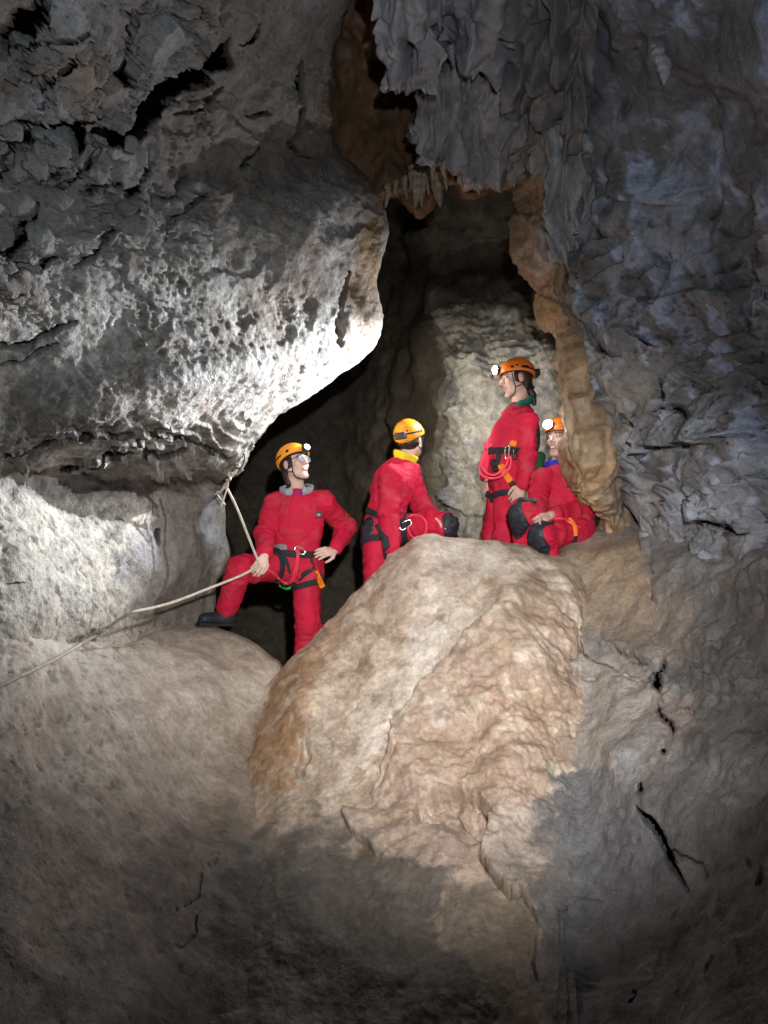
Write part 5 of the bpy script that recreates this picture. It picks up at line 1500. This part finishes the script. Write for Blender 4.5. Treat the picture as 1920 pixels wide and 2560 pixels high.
        sole = Sdf().add(s_box(F, (0, .055, -.083), (.045, .135, .012), .01), .004)
        sdf_obj('sole', sole, .008, M['black'], bo, (0, 0, 0), fn=lambda V, N: V - org)
    # ---------------- hair
    hr = Sdf().add(s_ell(H, (0, -.024, .012), (.082, .090, .094)), .01)
    hr.add(s_ell(H, (0, -.055, -.04 if not spec.get('short') else -.02), (.060, .045, .055 if not spec.get('short') else .03)), .03)
    for sx in (-1, 1): hr.add(s_ell(H, (sx * .068, .022, .0), (.012, .018, .034)), .012)
    for a, b_, r1, r2 in spec.get('hairtail', []): hr.add(s_cone(H.w(a), H.w(b_), r1, r2), .02)
    hr.cut(lambda p: (H.l(p)[:, 1] - .036) * H.s, .008)
    for sx in (-1, 1): hr.sub(s_ell(H, (sx * .085, -.008, -.012), (.022, .024, .034)), .006)
    sdf_obj('hair', hr, .0055, M['hair'], root, org, fn=lambda V, N: V + N * (.004 * fbm(V * np.array([1, 1, .3]), 60, 2))[:, None])
    # ---------------- helmet
    helmet(root, H, org, M[spec['helmet']], spec.get('watts', 0) > 0, spec.get('target'), spec.get('watts', 0), spec.get('cone', 110), spec.get('lampcol', (.9, .95, 1)), spec.get('vents', VENTS), spec.get('rim', (.018, .30)), spec.get('lens'), spill=spec.get('spill', 0))
    return root, suit, org, H, C, hug

def carabiner(name, c, ax, side, L, W, mat, parent, org):
    ax = nrm(ax); side = nrm(np.asarray(side) - (np.asarray(side) @ ax) * ax)
    pts = []
    for k in range(25):
        a = 2 * PI * k / 24
        pts.append(np.asarray(c) + ax * L * .5 * math.sin(a) * (1 if abs(math.sin(a)) < .99 else 1) + side * W * .5 * np.sign(math.cos(a)) * abs(math.cos(a)) ** .6)
    return tube(name, pts, .0055, mat, parent, org, 2, 7, True)

def px(J, **kw): return {k: at(*v) for k, v in kw.items()}
# ================================================================== THE FOUR CAVERS
def A(*v): return at(*v)
# --- 1: man with glasses, one boot up on the ledge, pulling the rope
J1 = {k: A(*v) for k, v in dict(pelvis=(738,1400,5.36), chest=(746,1296,5.34), neck=(743,1232,5.33), head=(737,1160,5.28),
      shR=(692,1262,5.34), elR=(662,1338,5.26), wrR=(662,1388,5.02), shL=(811,1258,5.36), elL=(864,1318,5.50), wrL=(838,1376,5.33),
      hipR=(712,1412,5.36), kneeR=(602,1424,5.02), ankR=(562,1530,5.12), toeR=(496,1556,5.00),
      hipL=(768,1414,5.38), kneeL=(770,1568,5.34), ankL=(752,1712,5.38), toeL=(748,1735,5.2)).items()}
p1 = build_person('caver in glasses with one boot on the ledge, pulling the rope', J1, dict(
    look=(.74, -.64, .20), tilt=(-.20, .10, .97), front=(.12, -1, 0), helmet='amber_helmet', collar='violet', hood='grey_hood', seed=3.0, skin=(.62, .43, .36), collar_h=1.7, collar_tilt=-.5,
    hands={'R': (A(651,1412,4.97) - A(662,1388,5.02), (-.6, .5, -.4), 1, .7), 'L': (A(806,1380,5.24) - A(838,1376,5.33), (-.2, .8, -.5), 1, .25)},
    knee='', watts=16, target=A(1240, 900, 6.3), cone=100, lampcol=(1, .97, .9), lens=M['lens_dim'], belt_up=.06, vents=VENTS,
    hairtail=[((-.05, -.06, -.06), (-.045, -.055, -.12), .03, .022), ((.03, -.065, -.06), (.03, -.06, -.13), .03, .02)]))
root, suit, org, H, C, hug = p1
# spectacles
gl = tube('glasses', [H.w(q) for q in ((.076, .0, .012), (.070, .06, .010), (.058, .095, .010))], .0022, M['black'], root, org, 5, 6)
tube('temple', [H.w(q) for q in ((-.076, .0, .012), (-.070, .06, .010), (-.058, .095, .010))], .0022, M['black'], gl, org, 5, 6)
for sx in (-1, 1):
    ring = [H.w((sx * (.031 + .024 * math.cos(a)), .1045 - .14 * abs(sx * (.031 + .024 * math.cos(a))) ** 1.1, .002 + .017 * math.sin(a))) for a in np.linspace(0, 2 * PI, 17)]
    tube('rim', ring, .0022, M['grey_web'], gl, org, 3, 6)
    s = Sdf().add(s_ell(Frame(H.w((sx * .031, .100, .002)), H.d((sx * .15, 1, 0)), H.u, H.s), (0, 0, 0), (.023, .0022, .016)), .001)
    sdf_obj('lens', s, .0018, M['glass'], gl, (0, 0, 0), fn=lambda V, N: V - org)
tube('bridge', [H.w((-.008, .106, .006)), H.w((0, .109, .009)), H.w((.008, .106, .006))], .002, M['grey_web'], gl, org, 3, 6)
def sheet(name, c, right, up, w, h, t, mat, parent, org, rad=.004):
    f = Frame(c, np.cross(nrm(up), nrm(right)), up)
    s = Sdf().add(s_box(f, (0, 0, 0), (w / 2, t / 2, h / 2), min(rad, t / 2)), .001)
    return sdf_obj(name, s, max(.0025, t / 3), mat, parent, (0, 0, 0), fn=lambda V, N: V - org)
def on_suit(C, p, d):
    """move a point to the surface of a coverall along the viewing line d"""
    p = np.asarray(p, float); d = nrm(d)
    q = (p + np.linspace(-.35, .35, 400)[:, None] * d).astype(np.float32)
    f = C.ev(q); i = np.nonzero(f < .006)[0]
    return q[i[0]].astype(float) if len(i) else p
view = lambda p: nrm(np.asarray(p) - CAM)
def suit_path(C, pts, lift=.012):
    out = []
    for v in pts:
        p = A(*v); q = on_suit(C, p, view(p)); out.append(q - view(q) * lift)
    return out
c = suit_path(C, [(793, 1287, 5.25)], .014)[0]
bd = sheet('chest_badge', c, (1, .12, 0), (0, -.12, 1), .072, .036, .008, M['black'], suit, org)
for k, dx in enumerate((.006, .015)):
    sheet('badge_mark', c + np.array([dx, -.0065, 0]), (1, .12, 0), (0, -.12, 1), .006, .015, .004, M['white_mark'], suit, org)
# harness details
tube('harness_strap', suit_path(C, [(770,1382,5.2),(776,1400,5.2),(778,1422,5.2),(760,1436,5.2),(735,1460,5.25)]), .01, M['web'], suit, org, 6, 8, True, (.034, .008, (0, -1, 0)))
tube('harness_strap', suit_path(C, [(776,1400,5.2),(783,1422,5.2),(798,1434,5.2),(806,1470,5.25)]), .01, M['web'], suit, org, 6, 8, True, (.034, .008, (0, -1, 0)))
tube('harness_strap', suit_path(C, [(706,1384,5.2),(716,1405,5.2),(722,1430,5.2),(722,1452,5.2)]), .01, M['web'], suit, org, 6, 8, True, (.030, .008, (0, -1, 0)))
tube('orange_tag', suit_path(C, [(789,1430,5.2),(796,1443,5.2),(806,1468,5.22)]), .01, M['orange_web'], suit, org, 6, 8, True, (.042, .014, (0, -1, 0)))
tube('belt_pad', suit_path(C, [(686,1366,5.2),(700,1367,5.2),(716,1370,5.2)], .016), .01, M['grey_web'], suit, org, 6, 8, True, (.042, .012, (0, -1, 0)))
cc = suit_path(C, [(750,1376,5.2)], .02)[0]
carabiner('belay_ring', cc, (.9, 0, -.45), (.3, 0, .9), .075, .04, M['steel'], suit, org)
tube('lanyard', suit_path(C, [(664,1418,4.97),(690,1438,5.05),(712,1454,5.1),(728,1450,5.12),(737,1425,5.12),(742,1395,5.15),(744,1374,5.2),(752,1370,5.2)], .02), .0075, M['pink_cord'], suit, org, 8, 8)
tube('lanyard', suit_path(C, [(668,1424,4.98),(695,1445,5.05),(715,1459,5.1),(733,1452,5.12),(742,1425,5.12),(746,1395,5.15),(746,1376,5.2)], .022), .0075, M['pink_cord'], suit, org, 8, 8)
tube('seat_pad', [A(700,1462,5.42), A(718,1470,5.4), A(735,1462,5.4)], .016, M['lime'], suit, org, 6, 8)

# --- 2: man sitting with his back half turned
J2 = {k: A(*v) for k, v in dict(pelvis=(952,1312,5.52), chest=(985,1212,5.50), neck=(1012,1150,5.50), head=(1026,1100,5.50),
      shR=(978,1192,5.36), elR=(972,1284,5.34), wrR=(978,1380,5.26), shL=(1022,1184,5.64), elL=(1052,1262,5.62), wrL=(1082,1290,5.47),
      hipR=(946,1330,5.44), kneeR=(940,1434,5.36), ankR=(930,1560,5.48), toeR=(945,1580,5.40),
      hipL=(972,1326,5.60), kneeL=(1112,1312,5.45), ankL=(1118,1430,5.58), toeL=(1150,1450,5.5)).items()}
p2 = build_person('caver with yellow collar half turned away, one hand on the boulder', J2, dict(
    short=True, look=(.46, .84, .22), tilt=(-.05, -.05, 1), front=(.88, .30, -.12), helmet='amber_helmet', collar='yellow', seed=11.0, flat=.8, skin=(.60, .40, .33), collar_h=3.0, collar_tilt=-.15,
    hands={'R': (A(974,1408,5.22) - A(978,1380,5.26), (.2, -.1, -1), -1, .35), 'L': (A(1104,1300,5.40) - A(1082,1290,5.47), (.1, .1, -1), 1, .35)},
    knee='L', kneeshift=(.03, 0, -.01), kneesize=(.07, .085, .12), kneedrop=.05, watts=38, target=A(1260, 1020, 6.3), cone=130, lampcol=(1, .97, .92), lens=M['lens_dim'], belt_up=.07, rim=(.012, .22)))
root, suit, org, H, C, hug = p2
tube('harness_strap', suit_path(C, [(944,1310,5.3),(962,1345,5.3),(966,1370,5.3),(966,1400,5.3),(962,1430,5.3)]), .01, M['web'], suit, org, 6, 8, True, (.05, .008, (0, -1, 0)))
tube('lanyard', suit_path(C, [(1018,1318,5.3),(1028,1340,5.25),(1045,1347,5.25),(1062,1336,5.25),(1066,1312,5.3),(1055,1294,5.3),(1035,1288,5.3),(1022,1292,5.35)], .03), .009, M['pink_cord'], suit, org, 8, 8)
carabiner('carabiner', suit_path(C, [(1014,1312,5.3)], .03)[0], (.8, 0, .5), (-.4, 0, .8), .09, .045, M['steel'], suit, org)
F = Frame(A(930,1328,5.44), (-.5, -.8, 0), (0, 0, 1)); fn_, lo_, hi_ = s_ell(F, (0, 0, 0), (.085, .12, .10))
hug('hip_pad', M['pad'], .010, fn_, (lo_, hi_))
tube('seat_pad', [A(916,1330,5.55), A(914,1352,5.55), A(918,1368,5.55)], .016, M['lime'], suit, org, 6, 8)

# --- 3: woman standing, headlamp lit
J3 = {k: A(*v) for k, v in dict(pelvis=(1266,1188,5.63), chest=(1284,1092,5.63), neck=(1299,1020,5.63), head=(1290,948,5.63),
      shR=(1282,1048,5.79), elR=(1236,1120,5.83), wrR=(1217,1188,5.77), shL=(1314,1050,5.49), elL=(1319,1140,5.47), wrL=(1307,1212,5.41),
      hipR=(1258,1200,5.71), kneeR=(1236,1338,5.71), ankR=(1242,1480,5.75), toeR=(1200,1495,5.72),
      hipL=(1274,1200,5.55), kneeL=(1262,1338,5.54), ankL=(1264,1480,5.59), toeL=(1225,1495,5.55)).items()}
p3 = build_person('standing caver in profile with lit headlamp and dark green collar', J3, dict(
    look=(-.985, -.14, -.10), tilt=(-.06, 0, 1), front=(-1, -.12, 0), helmet='orange_helmet', collar_up=.012, collar_r=.08, collar='teal', seed=23.0, flat=.93, girth=.95, limb=.94, skin=(.55, .36, .29), collar_h=2.6, collar_tilt=-.5,
    hands={'R': (A(1213,1212,5.75) - A(1217,1188,5.77), (.9, .3, 0), -1, .4), 'L': (A(1299,1228,5.39) - A(1307,1212,5.41), (.1, .9, .2), -1, .7)},
    hs=1.05, cuff=.02, knee='', watts=900, spill=120, target=A(500, 1010, 4.55), cone=50, lampcol=(.90, .95, 1), belt_up=.17, belt_tilt=.12, vents=VENTS_SIDE, rim=(.022, .14),
    hairtail=[((0, -.08, -.06), (0, -.105, -.12), .026, .024), ((0, -.105, -.12), (0, -.11, -.18), .024, .016), ((0, -.095, -.045), (0, -.12, -.065), .012, .01)]))
root, suit, org, H, C, hug = p3
tube('harness_strap', suit_path(C, [(1246,1122,5.47),(1248,1145,5.47),(1240,1170,5.47),(1236,1180,5.47)]), .01, M['web'], suit, org, 6, 8, True, (.05, .008, (0, -1, 0)))
tube('gear_pouch', suit_path(C, [(1234,1150,5.47),(1236,1165,5.47),(1242,1176,5.47)]), .022, M['black'], suit, org, 6, 8)
tube('orange_tag', suit_path(C, [(1251,1162,5.37),(1262,1182,5.37),(1276,1204,5.37)], .018), .01, M['orange_web'], suit, org, 6, 8, True, (.050, .014, (0, -1, 0)))
tube('orange_tag', suit_path(C, [(1276,1105,5.47),(1282,1108,5.47),(1290,1110,5.47)], .018), .01, M['orange_web'], suit, org, 6, 8, True, (.045, .012, (0, -1, 0)))
tube('tag_end', suit_path(C, [(1278,1206,5.37),(1284,1216,5.37)], .02), .01, M['web'], suit, org, 6, 8, True, (.045, .012, (0, -1, 0)))
for dx in (0, 10, 19):
    q = suit_path(C, [(1268 + dx, 1131, 5.42)], .03)[0]
    carabiner('carabiner', q, (0.05, 0, 1), (1, .2, 0), .10, .032, M['steel'] if dx < 15 else M['black'], suit, org)
lp = lambda pts: [A(*v) for v in pts]
tube('lanyard', lp([(1216,1112,5.39),(1210,1135,5.39),(1202,1155,5.37),(1198,1172,5.35),(1205,1188,5.33),(1225,1196,5.31),(1250,1192,5.32),(1268,1178,5.33),(1276,1160,5.35),(1276,1142,5.37)]), .0075, M['pink_cord'], suit, org, 8, 8)
tube('lanyard', lp([(1214,1120,5.39),(1206,1142,5.38),(1202,1162,5.36),(1216,1182,5.34),(1235,1188,5.32),(1252,1178,5.32),(1266,1160,5.34),(1270,1142,5.37)]), .0075, M['pink_cord'], suit, org, 8, 8)
tube('lanyard_knot', lp([(1228,1112,5.41),(1218,1116,5.39),(1212,1108,5.39),(1216,1122,5.37)]), .012, M['pink_cord'], suit, org, 6, 8)

# --- 4: woman sitting behind the column
J4 = {k: A(*v) for k, v in dict(pelvis=(1438,1316,5.20), chest=(1400,1228,5.26), neck=(1396,1168,5.30), head=(1404,1096,5.30),
      shR=(1358,1200,5.20), elR=(1340,1262,5.08), wrR=(1352,1292,4.90), shL=(1432,1206,5.36), elL=(1470,1270,5.20), wrL=(1376,1288,4.92),
      hipR=(1404,1318,5.26), kneeR=(1308,1280,4.96), ankR=(1312,1400,5.10), toeR=(1280,1425,5.00),
      hipL=(1446,1326,5.14), kneeL=(1358,1338,4.85), ankL=(1382,1440,5.00), toeL=(1355,1460,4.88)).items()}
p4 = build_person('seated caver with lit headlamp, hands clasped, half hidden by the rock column', J4, dict(
    look=(-.76, -.64, -.04), tilt=(.10, 0, 1), hs=1.06, front=(-.72, -.66, .1), helmet='orange_helmet', collar_up=.012, collar_r=.08, collar='blue', seed=37.0, flat=.82, girth=.92, limb=.92, skin=(.55, .36, .30), smile=True, collar_h=2.4, collar_tilt=-.3,
    hands={'R': (A(1343,1306,4.95) - A(1352,1292,5.00), (.7, .4, 0), -1, .7), 'L': (A(1350,1302,4.93) - A(1376,1288,5.02), (-.3, .8, -.3), 1, .7)},
    knee='RL', kneeshift=(-.035, 0, 0), kneesize=(.07, .10, .22), kneedrop=.11, watts=240, spill=25, target=A(230, 1360, 4.0), cone=50, lampcol=(.93, .96, 1), belt_up=.05, belt=False, vents=VENTS_SIDE, rim=(.022, .14),
    hairtail=[((.07, -.01, -.05), (.06, .0, -.12), .02, .018), ((-.07, -.01, -.05), (-.06, .0, -.12), .02, .018)]))
root, suit, org, H, C, hug = p4
tube('orange_tag', suit_path(C, [(1420,1298,5.1),(1430,1308,5.1),(1436,1322,5.1),(1437,1340,5.1)], .012), .01, M['orange_web'], suit, org, 6, 8, True, (.040, .012, (0, -1, 0)))
tube('tag_end', suit_path(C, [(1437,1340,5.1),(1436,1354,5.1)], .014), .01, M['web'], suit, org, 6, 8, True, (.036, .012, (0, -1, 0)))
tube('lanyard', suit_path(C, [(1368,1306,5.0),(1385,1298,5.0),(1402,1296,5.0),(1420,1300,5.0),(1436,1312,5.1),(1452,1318,5.1)], .012), .008, M['pink_cord'], suit, org, 8, 8)
tube('lanyard_knot', lp([(1450,1322,5.08),(1460,1312,5.06),(1468,1316,5.07),(1462,1326,5.05)]), .016, M['pink_cord'], suit, org, 6, 8)
tube('gear_pouch', lp([(1462,1296,5.2),(1478,1290,5.2),(1484,1305,5.22),(1476,1322,5.22)]), .03, M['black'], suit, org, 6, 8)

# ================================================================== ROPE AND RIGGING
def rope_rest(pts):
    out = []
    for qx, qy in pts:
        best = None
        for nm in ('cave_wall_left', 'smooth_rock_ledge'):
            V, N, xy = SURF[nm]
            i = np.nonzero((np.abs(xy[:, 0] - qx) < 30) & (np.abs(xy[:, 1] - qy) < 30))[0]
            if not len(i): continue
            k = i[np.argsort((xy[i, 0] - qx) ** 2 + (xy[i, 1] - qy) ** 2)[:40]]
            d = float(((V[k] - CAM) @ FW).min())
            best = d if best is None else min(best, d)
        out.append(A(qx, qy, (best or 3.4) - .02))
    return out
hand = A(648, 1410, 4.945)
rope_pts = [A(563,1212,5.0), A(590,1265,5.02), A(622,1345,4.98), A(641,1392,4.95), hand, A(636,1420,4.93), A(600,1440,4.88), A(530,1468,4.72), A(440,1503,4.45), A(380,1520,4.25), A(325,1533,4.02)] + rope_rest([(270,1568),(200,1612),(130,1652),(60,1686),(0,1714),(-80,1750),(-170,1790)])
rp = tube('rope', rope_pts, .0085, M['rope'], None, rope_pts[0], 14, 10)
tag(rp, 'undyed caving rope slanting down from the wall through the hand to the ledge', 'rope')
anchor = A(600, 1150, 4.86)
sl = tube('anchor_sling', [A(598,1160,4.86), A(585,1185,4.88), A(572,1200,4.9), A(566,1225,4.94), A(556,1255,4.96), A(552,1268,4.97)], .006, M['rope'], None, anchor, 8, 8)
tag(sl, 'pale cord sling tied to the rock edge above the rope', 'sling')
tube('knot', [A(572,1192,4.9), A(580,1184,4.88), A(570,1182,4.87), A(576,1198,4.88), A(566,1200,4.9)], .008, M['rope'], sl, anchor, 6, 8)
tube('loose_end', [A(575,1195,4.9), A(562,1212,4.93), A(548,1232,4.96), A(536,1236,4.97)], .006, M['rope'], sl, anchor, 8, 8)
tube('strand', [A(598,1160,4.86), A(578,1190,4.9), A(560,1222,4.95), A(542,1232,4.97), A(563,1262,4.98)], .005, M['rope'], sl, anchor, 8, 8)
kb = carabiner('carabiner', A(600,1152,4.84), (.25, 0, 1), (1, 0, -.2), .10, .05, M['black'], None, A(600,1152,4.84))
sheet('bolt_hanger', A(603,1140,4.86), (1, .2, 0), (.2, 0, 1), .03, .05, .006, M['steel'], kb, A(600,1152,4.84))
tag(kb, 'small dark carabiner clipped at the overhang edge holding the sling', 'carabiner')

# ================================================================== BAG
def bag():
    c = A(1334, 1178, 5.80)
    f = Frame(c, (.3, -1, 0), (.12, 0, 1))
    s = Sdf().add(s_box(f, (0, 0, 0), (.075, .07, .15), .045), .01)
    o = sdf_obj('caving_bag', s, .006, M['green'], None, c, fn=lambda V, N: V + N * (.006 * fbm(V, 12, 3))[:, None])
    o.location = c
    tag(o, 'dark green bag slung behind the standing caver', 'bag')
    tube('shoulder_strap', [A(1338,1140,5.76), A(1346,1100,5.70), A(1342,1060,5.62), A(1330,1040,5.56)], .01, M['web'], o, c, 6, 8, True, (.03, .006, (0, -1, 0)))
bag()
